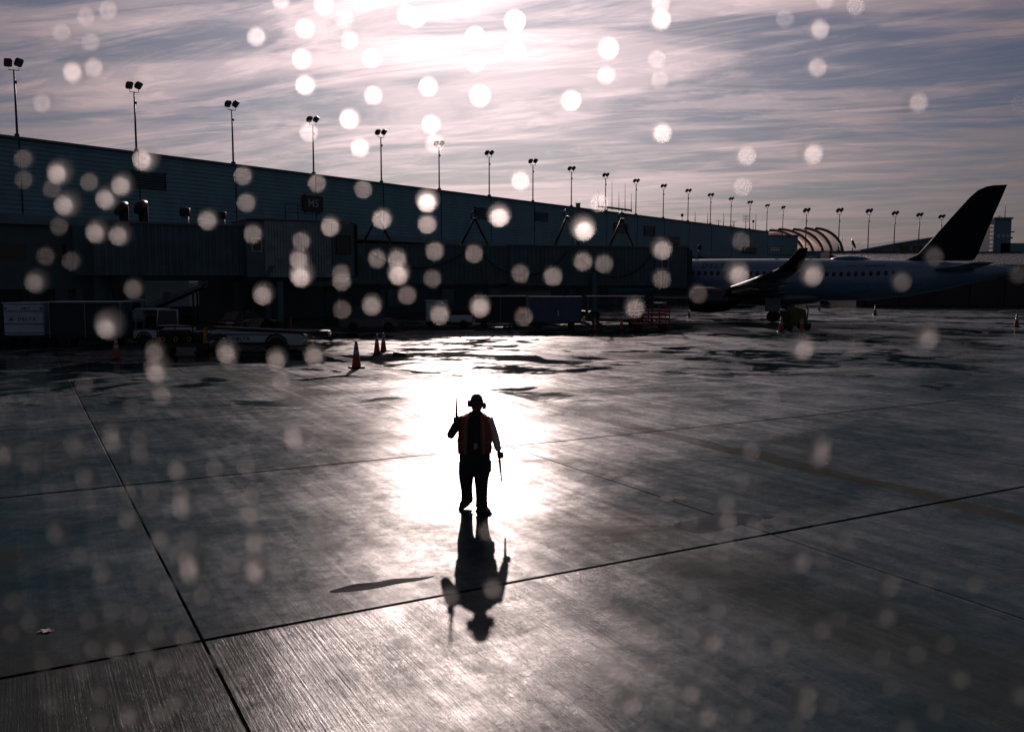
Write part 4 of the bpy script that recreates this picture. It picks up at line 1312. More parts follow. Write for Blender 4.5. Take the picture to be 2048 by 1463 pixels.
# hi-vis cart by the main gear
rt = root('service_cart', 1590, 660, R(10), 'dark service cart with a yellow-green hi-vis cover by the main wheels', 'equipment cart')
MB().box((0, 0, .45), (2.0, 1.1, .2), bevel=.03).build('chassis', M['black'], rt)
MB().hull([(-.6, -.5, .55), (.7, -.5, .55), (.55, -.45, 1.55), (-.35, -.45, 1.7), (-.6, .5, .55), (.7, .5, .55), (.55, .45, 1.55), (-.35, .45, 1.7)]).build('hi_vis_cover', M['greenyellow'], rt)
MB().box((-.85, 0, 1.0), (.3, 1.0, 1.0), bevel=.05).build('tank', M['darkmetal'], rt)
MB().tube([(.9, 0, .5), (1.0, 0, 1.5), (.8, 0, 1.9)], .05, 6).build('handle', M['darkmetal'], rt)
for x in (-.7, .7):
    for y in (-.5, .5):
        wheel(rt, (x, y, .26), .26, .16, 1)
# long low dolly under the fuselage
rt = root('cargo_dolly', 1764, 613, R(1), 'long low dolly with many rollers parked behind the fuselage', 'dolly')
MB().box((0, 0, .62), (5.8, 1.8, .12)).build('deck', M['darkmetal'], rt)
for q in range(11):
    MB().cyl((-2.6 + q * .52, -.85, .74), (-2.6 + q * .52, .85, .74), .07, 8).build('roller', M['rim'], rt)
for q in range(5):
    for y in (-.75, .75):
        wheel(rt, (-2.4 + q * 1.2, y, .28), .28, .2, 1)
MB().box((1.9, 0, 1.25), (1.9, 1.6, 1.1), bevel=.08).build('covered_load', M['canvas'], rt)
MB().tube([(-2.9, 0, .55), (-3.8, 0, .4)], .05, 6).build('drawbar', M['darkmetal'], rt)

# ------------------------------------------------------------------ far buildings
FY = 175.0
# end block of the terminal
bl = empty('end_block', (0, 0, 0))
tag(bl, 'low corner block at the far end of the terminal with a pale paned window', 'building')
Yd = (T0 + tu * S1).y + 6
p0 = at(1522, 600, Yd); p1 = at(1592, 600, Yd)
zt = at(1560, 472, Yd).z
bl.location = (p0.x, p0.y, 0)
W_ = p1.x - p0.x
MB().box((W_ / 2, 10, zt / 2), (W_, 20, zt)).build('wall', M['farwall'], bl)
MB().box((W_ / 2, 9.9, zt + .1), (W_ + .8, 20.6, .25)).build('roof_edge', M['cap'], bl)
zz0, zz1 = at(1545, 503, Yd).z, at(1545, 494, Yd).z
wn_ = MB().box((W_ * .36, -.08, (zz0 + zz1) / 2), (2.2, .12, zz1 - zz0)).build('window', M['darkmetal'], bl)
for q in range(4):
    for r2_ in range(2):
        MB().box((W_ * .36 - .78 + q * .52, -.16, zz0 + (zz1 - zz0) * (.27 + .46 * r2_)), (.44, .05, (zz1 - zz0) * .38)).build('pane', M['litpane'], wn_)
zl = at(1560, 509, Yd).z
MB().box((W_ / 2, -.12, zl), (W_, .2, .3)).build('string_course', M['cap'], bl)
# low wing joining on to the right
lw = empty('low_wing', (0, 0, 0))
Yw = Yd + 4
q0, q1 = at(1590, 600, Yw), at(1990, 600, Yw)
lw.location = (q0.x, q0.y, 0)
tag(lw, 'long low flat-roofed wing behind the airliner crown carrying floodlights', 'building')
zw = at(1700, 504, Yw).z
Lw = q1.x - q0.x
MB().box((Lw / 2, 9, zw / 2), (Lw, 18, zw)).build('wall', M['farwall'], lw)
MB().box((Lw / 2, 9, zw + .1), (Lw + .5, 18.4, .25)).build('roof_edge', M['cap'], lw)
for q in range(12):
    MB().box((Lw * (q + .5) / 12, -.06, zw - 1.6), (1.8, .1, .9)).build('window', M['bridgeglass'], lw)

# shell canopy: bands of a vaulted white roof, stepped back
sh = empty('shell_canopy', (0, 0, 0))
Ys = FY + 25
s0 = at(1500, 504, Ys); sh.location = (s0.x, Ys, 0)
tag(sh, 'white ribbed vaulted shell canopy rising behind the end block', 'canopy')
K = Ys / FPX
zb0 = at(1600, 512, Ys).z


def shell(x0p, x1p, ytop, name, m, y0, y1, x0b=None):
    """half arch from a crest at x0p curving down to the ground line at x1p"""
    zt_ = at(1600, ytop, Ys).z; rs = []
    n = 14
    for y in (y0, y1):
        ring = []
        for q in range(n + 1):
            a = math.pi / 2 * q / n
            ring.append(((x0p - 1500) * K + (x1p - x0p) * K * math.sin(a), y, zb0 + (zt_ - zb0) * math.cos(a)))
        rs.append(ring)
    o = MB().rings(rs, caps=False, closed=False).build(name, m, sh)
    if name == 'shell_rib':
        so_ = o.modifiers.new('Solidify', 'SOLIDIFY'); so_.thickness = .5
    return o


spans = [(1535, 1606, 459), (1548, 1620, 458), (1572, 1634, 459), (1590, 1646, 458), (1606, 1662, 459)]
for q, (xa_, xb_, yt_) in enumerate(spans):
    shell(xa_, xb_, yt_, 'shell_band', M['canopy'], -q * 1.6, -q * 1.6 + 9)
    shell(xa_ + 1.5, xb_ + 2.5, yt_ - 1, 'shell_rib', M['canopyrib'], -q * 1.6 - .5, -q * 1.6)
MB().box(((1540 - 1500) * K, 3, (zb0 + at(1600, 466, Ys).z) / 2), (5, 8, (at(1600, 466, Ys).z - zb0))).build('back_wall', M['canopy'], sh)
MB().box((60 * K, 2, zb0 / 2), (140 * K, 12, zb0)).build('base_block', M['farwall'], sh)

# satellite dish
Yq = Yw + 5
dsh = empty('satellite_dish', at(1705, 504, Yq)); dsh.location.z = zw + .2
tag(dsh, 'dark satellite dish on the low wing right of the shell canopy', 'dish')
MB().tube([(0, 0, 0), (0, 0, .9)], .12, 8).build('post', M['polesteel'], dsh)
rg = []
for rr, hh in ((.05, .0), (.5, .06), (.9, .22), (1.2, .45), (1.18, .5), (.86, .28), (.45, .12), (.05, .06)):
    rg.append([Vector((hh, rr * math.cos(a), rr * math.sin(a))) for a in [2 * math.pi * q / 20 for q in range(20)]])
MB().rings(rg, caps=False).build('reflector', M['darkmetal'], dsh, (-.2, 0, 1.6), (0, R(-22), R(-14)))
MB().tube([(0, 0, 1.4), (1.7, -.1, 1.9)], .05, 6).build('feed_arm', M['polesteel'], dsh)
MB().tube([(-2.4, 0, 0), (-2.4, 0, 3.4)], .05, 6).build('whip', M['polesteel'], dsh)

# hangar with sloping roof
hg = empty('hangar', (0, 0, 0))
Yh = Yw + 14
h0 = at(1718, 506, Yh); hg.location = (h0.x, Yh, 0)
tag(hg, 'long hangar with a low sloping roof behind the dark tail fin', 'building')
Kh = Yh / FPX
prof = [(0, at(1718, 503, Yh).z), (70 * Kh, at(1788, 490, Yh).z), (150 * Kh, at(1868, 477, Yh).z), (300 * Kh, at(2018, 478, Yh).z), (300 * Kh, 0), (0, 0)]
MB().prism(prof, 0, 40).build('wall', M['farwall'], hg)
for a, b in zip(prof[:3], prof[1:4]):
    MB().hull([(x, y, z + dz_) for (x, z) in (a, b) for y in (-.8, 40.5) for dz_ in (.05, .45)]).build('roof_panel', M['farmetal'], hg)
for q in range(5):
    MB().box(((90 + 26 * q) * Kh, -.06, at(1800, 496, Yh).z), (2.2, .1, 1.1)).build('window', M['bridgeglass'], hg)

# control tower block at the right
tw = empty('tower_block', (0, 0, 0))
Yt = FY - 10
t0 = at(1982, 600, Yt); tw.location = (t0.x, Yt, 0)
tag(tw, 'square tower block with balcony and whip antenna right of the tail fin', 'tower')
Kt = Yt / FPX
zt1, zt2 = at(2000, 438, Yt).z, at(2000, 484, Yt).z
MB().box((16 * Kt, 3, zt1 / 2), (34 * Kt, 6, zt1)).build('shaft', M['farwall'], tw)
MB().box((16 * Kt, 3, zt1 + .15), (37 * Kt, 6.6, .3)).build('parapet', M['cap'], tw)
MB().box((36 * Kt, 2.5, at(2000, 463, Yt).z), (18 * Kt, 3.4, .2)).build('balcony', M['cap'], tw)
MB().box((30 * Kt, 3, at(2000, 474, Yt).z), (12 * Kt, 5, 2.0)).build('side_room', M['farwall'], tw)
for q in range(7):
    MB().box((-4.5 * Kt, .2, zt2 - 1.5 + q * .75), (3.5 * Kt, .4, .32)).build('stair_slab', M['canopy'], tw)
for q in range(3):
    MB().box(((8 + 9 * q) * Kt, -.06, at(2000, 472, Yt).z), (.5, .1, .7)).build('window', M['litpane'], tw)
MB().tube([(31 * Kt, 2, zt1), (31 * Kt, 2, at(2000, 402, Yt).z)], [.09, .03], 6).build('whip_antenna', M['polesteel'], tw)
MB().tube([(20 * Kt, 2, zt1), (20 * Kt, 2, at(2000, 425, Yt).z)], [.07, .04], 6).build('mast', M['polesteel'], tw)
MB().box((20 * Kt, 2, at(2000, 431, Yt).z), (1.0, .08, .08)).build('mast_crossbar', M['polesteel'], tw)
MB().box((44 * Kt, 4, at(2000, 486, Yt).z / 2), (60 * Kt, 8, at(2000, 486, Yt).z)).build('annex', M['farwall'], tw)

# metal-roofed shed that closes the apron on the right
sd = empty('metal_roofed_shed', (0, 0, 0))
Yr = 128.0
r0 = at(1715, 600, Yr); sd.location = (r0.x, Yr, 0)
tag(sd, 'dark shed with a standing-seam metal roof behind the airliner tail', 'building')
Kr = Yr / FPX
Ls = 420 * Kr
ze, zr = at(2000, 529, Yr).z, at(2000, 507, Yr + 12).z
MB().box((Ls / 2, 8, ze / 2), (Ls, 15, ze)).build('wall', M['fardark'], sd)
MB().hull([(x, y, z) for x in (0, Ls) for (y, z) in ((-.4, ze), (12, zr), (12, zr - .2), (-.4, ze - .15))]).build('roof', M['farmetal'], sd)
MB().box((Ls / 2, 14, (zr + 1) / 2), (Ls, 4, zr - .4)).build('rear_wall', M['fardark'], sd)
for q in range(64):
    x = Ls * (q + .5) / 64
    MB().hull([(x + dx, y, z) for dx in (-.05, .05) for (y, z) in ((-.42, ze + .02), (12, zr + .02), (12, zr + .14), (-.42, ze + .14))]).build('standing_seam', M['alu'], sd)
for q in range(6):
    x = Ls * (q + .6) / 6
    d_ = MB().box((x, .42, 2.1), (3.6, .15, 3.8)).build('roller_door', M['signdark'], sd)
    MB().box((x, .40, 4.08), (3.9, .12, .1)).build('lintel', M['fascia'], d_)

# far row of floodlight poles on the low wing
farp = [(1613, 432, 1.05), (1679, 432, 1.06), (1738, 433, 1.07), (1790, 437, 1.0), (1839, 440, 1.0), (1883, 443, 1.0)]
for i, (xx, yy, k_) in enumerate(farp):
    Yp = Yw + 3
    tp = at(xx, yy, Yp); h_ = tp.z - zw
    o = copy_tree(pole0)
    s2 = h_ / 4.6
    o.location = (tp.x, Yp, zw + .2); o.rotation_euler = (0, 0, R(24)); o.scale = (1.5, 1.5, s2)
    tag(o, '%s floodlight pole from the left on the low wing beyond the terminal' % ORD[i], 'floodlight', 'floodlight poles on the far wing')

# ------------------------------------------------------------------ shallow puddles
pm = bpy.data.materials.new('puddle_water'); pm.use_nodes = True
_pb = pm.node_tree.nodes['Principled BSDF']; _nz = pm.node_tree.nodes.new('ShaderNodeTexNoise'); _nz.inputs['Scale'].default_value = 3.0; _nz.inputs['Detail'].default_value = 5
_rp = pm.node_tree.nodes.new('ShaderNodeValToRGB'); _rp.color_ramp.elements[0].color = (.005, .004, .002, 1); _rp.color_ramp.elements[1].color = (.012, .010, .005, 1)
pm.node_tree.links.new(_nz.outputs[0], _rp.inputs[0]); pm.node_tree.links.new(_rp.outputs[0], _pb.inputs['Base Color'])
_pb.inputs['Roughness'].default_value = .035; _pb.inputs['IOR'].default_value = 1.33; _pb.inputs['Specular IOR Level'].default_value = .06
for nm_, out_ in (('large dark olive puddle crossing the joint right of the worker', [(1347, 1050), (1362, 1043), (1392, 1038), (1420, 1031), (1445, 1027), (1475, 1026), (1505, 1029), (1521, 1035), (1518, 1043), (1490, 1048), (1462, 1056), (1430, 1063), (1396, 1066), (1365, 1060)]),
                  ('tiny oval puddle just right of the large olive one', [(1518, 1031), (1530, 1028), (1542, 1030), (1546, 1034), (1534, 1038), (1521, 1036)]),
                  ('small ragged puddle on the joint above the large olive one', [(1319, 997), (1332, 991), (1348, 993), (1360, 991), (1374, 995), (1366, 1001), (1350, 1000), (1335, 1004)]),
                  ('thin long puddle lying left of the worker shadow', [(660, 1184), (682, 1175), (715, 1167), (750, 1164), (790, 1157), (840, 1155), (868, 1151), (845, 1159), (800, 1166), (760, 1174), (715, 1181)])):
    ctr = [gnd(*q_) for q_ in out_]; cen = sum(ctr, Vector()) / len(ctr)
    dense = []
    for q_ in range(len(ctr)):
        p0_, p1_, p2_, p3_ = (ctr[(q_ + d_) % len(ctr)] for d_ in (-1, 0, 1, 2))
        for u_ in (0, .33, .66):
            pt = .5 * ((2 * p1_) + (p2_ - p0_) * u_ + (2 * p0_ - 5 * p1_ + 4 * p2_ - p3_) * u_ ** 2 + (3 * p1_ - p0_ - 3 * p2_ + p3_) * u_ ** 3)
            dense.append(pt + (pt - cen) * random.uniform(-.02, .02))
    n_ = len(dense)
    ob = MB().add([(0, 0, .006)] + [(p_.x - cen.x, p_.y - cen.y, .005) for p_ in dense], [(0, 1 + k_, 1 + (k_ + 1) % n_) for k_ in range(n_)]).build('puddle', pm, None, (cen.x, cen.y, 0))
    tag(ob, nm_, None, None, 'structure')

# ------------------------------------------------------------------ leaf on the apron
p = gnd(92, 1262)
lf = []
for q in range(15):
    a = 2 * math.pi * q / 15; r2_ = .075 if q % 3 == 0 else (.045 if q % 3 == 1 else .055); r2_ *= random.uniform(.75, 1.15)
    lf.append((r2_ * math.cos(a) * 1.2, r2_ * math.sin(a) * .8, .006 + .005 * math.sin(q * 2.1)))
o = MB().add([(0, 0, .004)] + lf + [(0, 0, .001)], [(0, 1 + q, 1 + (q + 1) % 15) for q in range(15)]).build('fallen_leaf', M['leaf'], None, (p.x, p.y, .006))
tag(o, 'single pale fallen leaf on the dark wet concrete at lower left', 'leaf')

# ------------------------------------------------------------------ ramp worker
WP = gnd(950, 1021)


def finish(o, voxel, smooth_it=4, sub=0):
    md = o.modifiers.new('Remesh', 'REMESH'); md.mode = 'VOXEL'; md.voxel_size = voxel; md.use_smooth_shade = True
    ms = o.modifiers.new('Smooth', 'SMOOTH'); ms.factor = .5; ms.iterations = smooth_it
    return o


def ell(mb, c, r, n=14, rot=None):
    """closed ellipsoid"""
    rs = []
    Mx = rot.to_matrix() if rot else Matrix.Identity(3)
    for i in range(1, 9):
        t = math.pi * i / 9
        rs.append([Vector(c) + Mx @ Vector((r[0] * math.sin(t) * math.cos(a), r[1] * math.sin(t) * math.sin(a), -r[2] * math.cos(t))) for a in [2 * math.pi * k / n for k in range(n)]])
    return mb.rings(rs)


def stackz(mb, rows, n=20, power=2.0):
    """upright loft: rows of (cx, cy, z, rx, ry)"""
    rs = []
    for cx_, cy_, z, rx, ry in rows:
        ring = []
        for k in range(n):
            a = 2 * math.pi * k / n; ca, sa = math.cos(a), math.sin(a)
            f = (abs(ca) ** power + abs(sa) ** power) ** (-1 / power)
            ring.append((cx_ + rx * ca * f, cy_ + ry * sa * f, z))
        rs.append(ring)
    return mb.rings(rs)


def hand(mb, c, axis, palm, flip):
    """fist closed round a stick through c along axis; palm = direction from stick to the back of the hand"""
    c = Vector(c); ax = Vector(axis).normalized(); pd = Vector(palm); pd = (pd - ax * pd.dot(ax)).normalized(); sd_ = ax.cross(pd) * flip
    # palm
    mb.tube([c + pd * .038 - ax * .050, c + pd * .042 - ax * .02, c + pd * .042 + ax * .02, c + pd * .036 + ax * .046], [(.020, .030), (.024, .040), (.024, .040), (.018, .030)], 12)
    for q, (o_, ln) in enumerate(((.033, 215), (.011, 235), (-.011, 228), (-.031, 205))):
        pts = []
        for u in range(7):
            a = R(20 + ln * u / 6)
            rr = .026 + .004 * math.cos(a)
            pts.append(c + ax * (o_ - .002 * u) + pd * math.cos(a) * rr + sd_ * math.sin(a) * rr)
        mb.tube(pts, [.0105, .0105, .010, .0098, .0094, .0088, .0075], 8)
    tp = []
    for u in range(5):
        a = R(-15 - 120 * u / 4); rr = .032
        tp.append(c + ax * (.012 + .012 * u) + pd * math.cos(a) * rr + sd_ * math.sin(a) * rr)
    mb.tube(tp, [.015, .0135, .012, .011, .009], 8)


# joints (local metres, facing -y towards the camera)
Rsh, Rel, Rwr = Vector((-.205, .02, 1.445)), Vector((-.365, -.03, 1.185)), Vector((-.285, -.205, 1.375))
Rhand = Vector((-.262, -.245, 1.445)); Rax = Vector((.01, -.05, 1))
Lsh, Lel, Lwr = Vector((.205, .02, 1.435)), Vector((.305, .045, 1.165)), Vector((.365, -.015, .945))
Lhand = Vector((.372, -.055, .875)); Lax = Vector((.11, -.18, -1))
HC = Vector((.033, -.035, 1.652)); HS = 1.2                            # head centre
body = MB()
ell(body, HC + HS * Vector((0, .012, .022)), (.076 * HS, .096 * HS, .108 * HS))                      # skull
body.tube([HC + HS * Vector((0, -.02, .02)), HC + HS * Vector((.002, -.045, -.05)), HC + HS * Vector((.004, -.062, -.115))], [(.079, .09), (.07, .074), (.036, .036)], 14)    # jaw
body.tube([HC + HS * Vector((0, -.082, .022)), HC + HS * Vector((.001, -.108, -.018)), HC + HS * Vector((.001, -.088, -.034))], [.010, .017, .012], 8)   # nose
body.tube([HC + HS * Vector((-.045, -.082, .03)), HC + HS * Vector((0, -.095, .034)), HC + HS * Vector((.045, -.082, .03))], .012, 8)     # brow
body.tube([HC + HS * Vector((-.026, -.086, -.062)), HC + HS * Vector((.002, -.096, -.062)), HC + HS * Vector((.03, -.086, -.062))], .010, 8)   # lips
for sx in (-1, 1):
    ell(body, HC + HS * Vector((sx * .078, .008, -.005)), (.012, .022, .034))                 # ears
body.tube([(.02, .005, 1.44), (.026, -.005, 1.52), HC + HS * Vector((0, 0, -.07))], [.085, .074, .07], 14)   # neck
stackz(body, [(0, 0, .86, .17, .12), (0, 0, 1.0, .18, .12), (.0, 0, 1.2, .175, .115), (0, .01, 1.38, .17, .11), (0, .01, 1.46, .13, .08), (.01, .01, 1.50, .08, .06)])
for a, b, c_ in ((Rsh, Rel, Rwr), (Lsh, Lel, Lwr)):
    body.tube([a, a.lerp(b, .5), b, b.lerp(c_, .35), c_], [.058, .052, .042, .042, .028], 12)
body.tube([Rwr, Rwr.lerp(Rhand, .5), Rhand + Vector((.0, .032, -.03))], [.028, .027, .024], 10)
body.tube([Lwr, Lwr.lerp(Lhand, .5), Lhand + Vector((.012, .03, .03))], [.028, .027, .024], 10)
hand(body, Rhand, Rax, (-.35, .9, 0), 1)
hand(body, Lhand, Lax, (.75, .65, .2), -1)
hips = ((-.11, .0, .92), (.11, 0, .92)); kn = ((-.13, .02, .50), (.10, -.06, .50)); an = ((-.132, .22, .13), (.106, -.07, .09))
for h_, k_, a_ in zip(hips, kn, an):
    body.tube([h_, k_, Vector(k_).lerp(Vector(a_), .4), a_], [.10, .066, .06, .042], 14)
person = body.build('person', M['skin'], None, (WP.x, WP.y, 0))
finish(person, .006, 3)
tag(person, 'person in orange vest, cap and ear defenders walking towards the camera with two wands', 'person')

tr = MB()                                                    # work trousers, loose with sag at the knee
stackz(tr, [(0, .0, .56, .155, .09), (0, .01, .62, .20, .125), (0, 0, .74, .232, .145), (0, 0, .86, .238, .155), (0, 0, .97, .232, .155), (0, 0, 1.0, .225, .15)], 22, 2.4)
for k_, (h_, kx, a_) in enumerate(zip(((-.118, .0, .70), (.108, 0, .70)), ((-.136, .03, .48), (.102, -.075, .48)), an)):
    a_ = Vector(a_)
    rows = [Vector(h_), Vector(h_).lerp(Vector(kx), .5), Vector(kx), Vector(kx).lerp(a_, .3), Vector(kx).lerp(a_, .62), Vector(kx).lerp(a_, .82), a_ + Vector((0, -.01, -.005))]
    tr.tube(rows, [(.118, .13), (.112, .125), (.098, .105), (.090, .094), (.083, .088), (.088, .09), (.086, .098)], 18)
    for q in range(5):                                       # folds
        t = .25 + .17 * q; b_ = Vector(kx).lerp(a_, t)
        tr.tube([b_ + Vector((-.07, -.05, .02 * (-1) ** q)), b_ + Vector((0, -.09, -.012)), b_ + Vector((.07, -.05, .015 * (-1) ** (q + 1)))], .016, 6)
    sx = -1 if k_ == 0 else 1
    tr.box((sx * .225 + (.01 if k_ else -.0), .01, .70), (.035, .14, .17), bevel=.012)      # cargo pocket
trou = tr.build('trousers', M['jeans'], person)
finish(trou, .010, 2)
sh_ = MB()
stackz(sh_, [(0, 0, .90, .225, .15), (0, 0, 1.0, .238, .165), (0, -.01, 1.12, .236, .17), (0, 0, 1.25, .228, .15), (0, .01, 1.36, .222, .135), (0, .015, 1.43, .200, .118), (.01, .015, 1.485, .150, .09), (.02, .005, 1.545, .088, .078)], 24, 2.3)
for sx, a in ((-1, Rsh), (1, Lsh)):
    ell(sh_, a + Vector((sx * -.015, 0, -.045)), (.075, .078, .085))
shirt = sh_.build('shirt', M['shirt'], person)
finish(shirt, .009, 3)
for nm, (a, b, c_), mm in (('sleeve', (Rsh, Rel, Rwr), M['shirt']), ('sleeve', (Lsh, Lel, Lwr), M['sleeve'])):
    s_ = MB().tube([a, a.lerp(b, .35), a.lerp(b, .75), b, b.lerp(c_, .3), b.lerp(c_, .7), c_], [.078, .073, .066, .064, .060, .053, .047], 16)
    for q in range(6):
        t = q / 5
        p = (a.lerp(b, .3 + .65 * t) if q < 4 else b.lerp(c_, .2 + .25 * (q - 4)))
        s_.tube([p + Vector((-.06, -.03, .012)), p + Vector((0, -.065, -.01)), p + Vector((.06, -.03, .014))], .012, 6)
    so = s_.build(nm, mm, person)
    finish(so, .009, 2)


# open hi-vis vest: a shell round the trunk with a gap down the front
def vest_shell(rows, a0, a1, n, power=2.3):
    rs = []
    for cx_, cy_, z, rx, ry in rows:
        ring = []
        for k in range(n + 1):
            a = a0 + (a1 - a0) * k / n; ca, sa = math.cos(a), math.sin(a)
            f = (abs(ca) ** power + abs(sa) ** power) ** (-1 / power)
            ring.append((cx_ + rx * ca * f, cy_ + ry * sa * f, z + .012 * math.sin(k * 1.3) * (z < .95)))
        rs.append(ring)
    return rs


vr = [(0, 0, .90, .246, .172), (0, 0, 1.0, .255, .182), (0, -.01, 1.12, .252, .187), (0, 0, 1.25, .243, .166), (0, .01, 1.36, .236, .15), (0, .015, 1.44, .210, .130), (.01, .015, 1.498, .155, .10)]
v_ = MB().rings(vest_shell(vr, R(-68), R(248), 40), caps=False, closed=False).build('vest', M['vest'], person)
so = v_.modifiers.new('Solidify', 'SOLIDIFY'); so.thickness = .008; so.offset = 1
for a0, a1 in ((R(-62), R(-54)), (R(234), R(242))):
    rr = [(c0, c1, z, rx + .012, ry + .012) for c0, c1, z, rx, ry in vr]
    b_ = MB().rings(vest_shell(rr, a0, a1, 3), caps=False, closed=False).build('reflective_band', M['vestband'], v_)
rr = [(0, -.005, 1.075, .268, .200), (0, -.008, 1.12, .266, .200)]
MB().rings(vest_shell(rr, R(-66), R(246), 40), caps=False, closed=False).build('reflective_band', M['vestband'], v_)
MB().tube([(-.06, -.12, 1.45), (-.03, -.19, 1.30), (.02, -.21, 1.1), (.045, -.2, 1.30), (.08, -.12, 1.45)], .006, 6).build('lanyard', M['black'], person)
MB().box((.02, -.215, 1.05), (.055, .006, .085), bevel=.004).build('badge', M['reflective'], person)
bl_ = MB()
stackz(bl_, [(0, 0, .955, .243, .166), (0, 0, .995, .243, .166)], 28, 2.4)
bl_.build('belt', M['boot'], person)
MB().box((-.20, -.12, .93), (.05, .03, .08), (0, 0, R(30)), bevel=.008).build('radio', M['black'], person)
# boots, toes turned out a little
for (ax_, ay_, az_), rz in zip(an, (R(30), R(-42))):
    b_ = MB()
    b_.tube([(0, .0, .20), (0, .005, .12), (0, .01, .05)], [(.062, .066), (.06, .068), (.056, .075)], 14)
    b_.hull([(x, y, z) for x, y, z in ((-.05, .085, .0), (.05, .085, .0), (-.055, -.10, 0), (.055, -.10, 0), (-.035, -.195, 0), (.035, -.195, 0), (-.05, .08, .07), (.05, .08, .07), (-.05, -.05, .11), (.05, -.05, .11), (-.045, -.14, .075), (.045, -.14, .075), (-.028, -.19, .05), (.028, -.19, .05))])
    bo_ = b_.build('boot', M['boot'], person, (ax_, ay_, .055 if ax_ < 0 else 0), (R(16) if ax_ < 0 else 0, 0, -rz))
    finish(bo_, .009, 3)
    MB().hull([(x, y, z) for x, y in ((-.056, .09), (.056, .09), (-.060, -.10), (.060, -.10), (-.038, -.202), (.038, -.202)) for z in (0.002, .022)]).build('sole', M['black'], bo_)
# cap with peak, ear defenders
cp = MB()
ell(cp, HC + HS * Vector((0, .012, .045)), (.084 * HS, .104 * HS, .098 * HS))
cp.hull([HC + HS * Vector(p) for p in ((-.072, -.06, .052), (.072, -.06, .052), (-.055, -.135, .025), (.055, -.135, .025), (0, -.15, .022), (-.062, -.07, .068), (.062, -.07, .068), (-.04, -.135, .036), (.04, -.135, .036), (0, -.15, .034))])
cpo = cp.build('cap', M['shirt'], person)
finish(cpo, .006, 2)
hs = MB()
for sx in (-1, 1):
    pr = [(.01, 0), (.045, .0), (.052, .012), (.050, .038), (.034, .050), (.01, .052)]
    cc = HC + HS * Vector((sx * .078, .005, .002 - .014 * sx))
    hs2 = MB().lathe([(r, h * sx) for r, h in pr], 0, 18, cc).build('ear_cup', M['wand'] if False else M['red'], person)
    MB().lathe([(.054, -.004 * sx), (.056, .006 * sx), (.054, .014 * sx), (.02, .012 * sx)], 0, 18, cc, caps=False).build('cushion', M['black'], hs2)
hp = [HC + HS * Vector((math.sin(a) * .108, .012, .02 + math.cos(a) * .132)) for a in [R(-100 + 200 * q / 16) for q in range(17)]]
MB().tube(hp, [(.012, .006)] * 17, 8).build('headband', M['black'], person)
hr = MB()
ell(hr, HC + HS * Vector((0, .05, -.02)), (.072 * HS, .066 * HS, .075 * HS))
hro = hr.build('hair', M['shirt'], person)


# wands held in each fist
def wand(c, ax, label, grip, tip):
    c = Vector(c); ax = Vector(ax).normalized()
    rt = empty('marshalling_wand', Vector((WP.x, WP.y, 0)) + c)
    tag(rt, label, 'wand', 'marshalling wands')
    MB().tube([-ax * grip, ax * .06], [.017, .016], 12).build('grip', M['black'], rt)
    MB().tube([ax * .06, ax * .075, ax * .09], [.016, .024, .021], 12).build('collar', M['black'], rt)
    MB().tube([ax * .09, ax * (tip * .6), ax * (tip - .01), ax * tip], [.020, .014, .010, .004], 12).build('cone_tube', M['wand'], rt)


wand(Rhand, Rax, 'red wand held upright beside the shoulder of the worker', .075, .345)
wand(Lhand, Lax, 'red wand pointing down from the lowered hand of the worker', .075, .40)

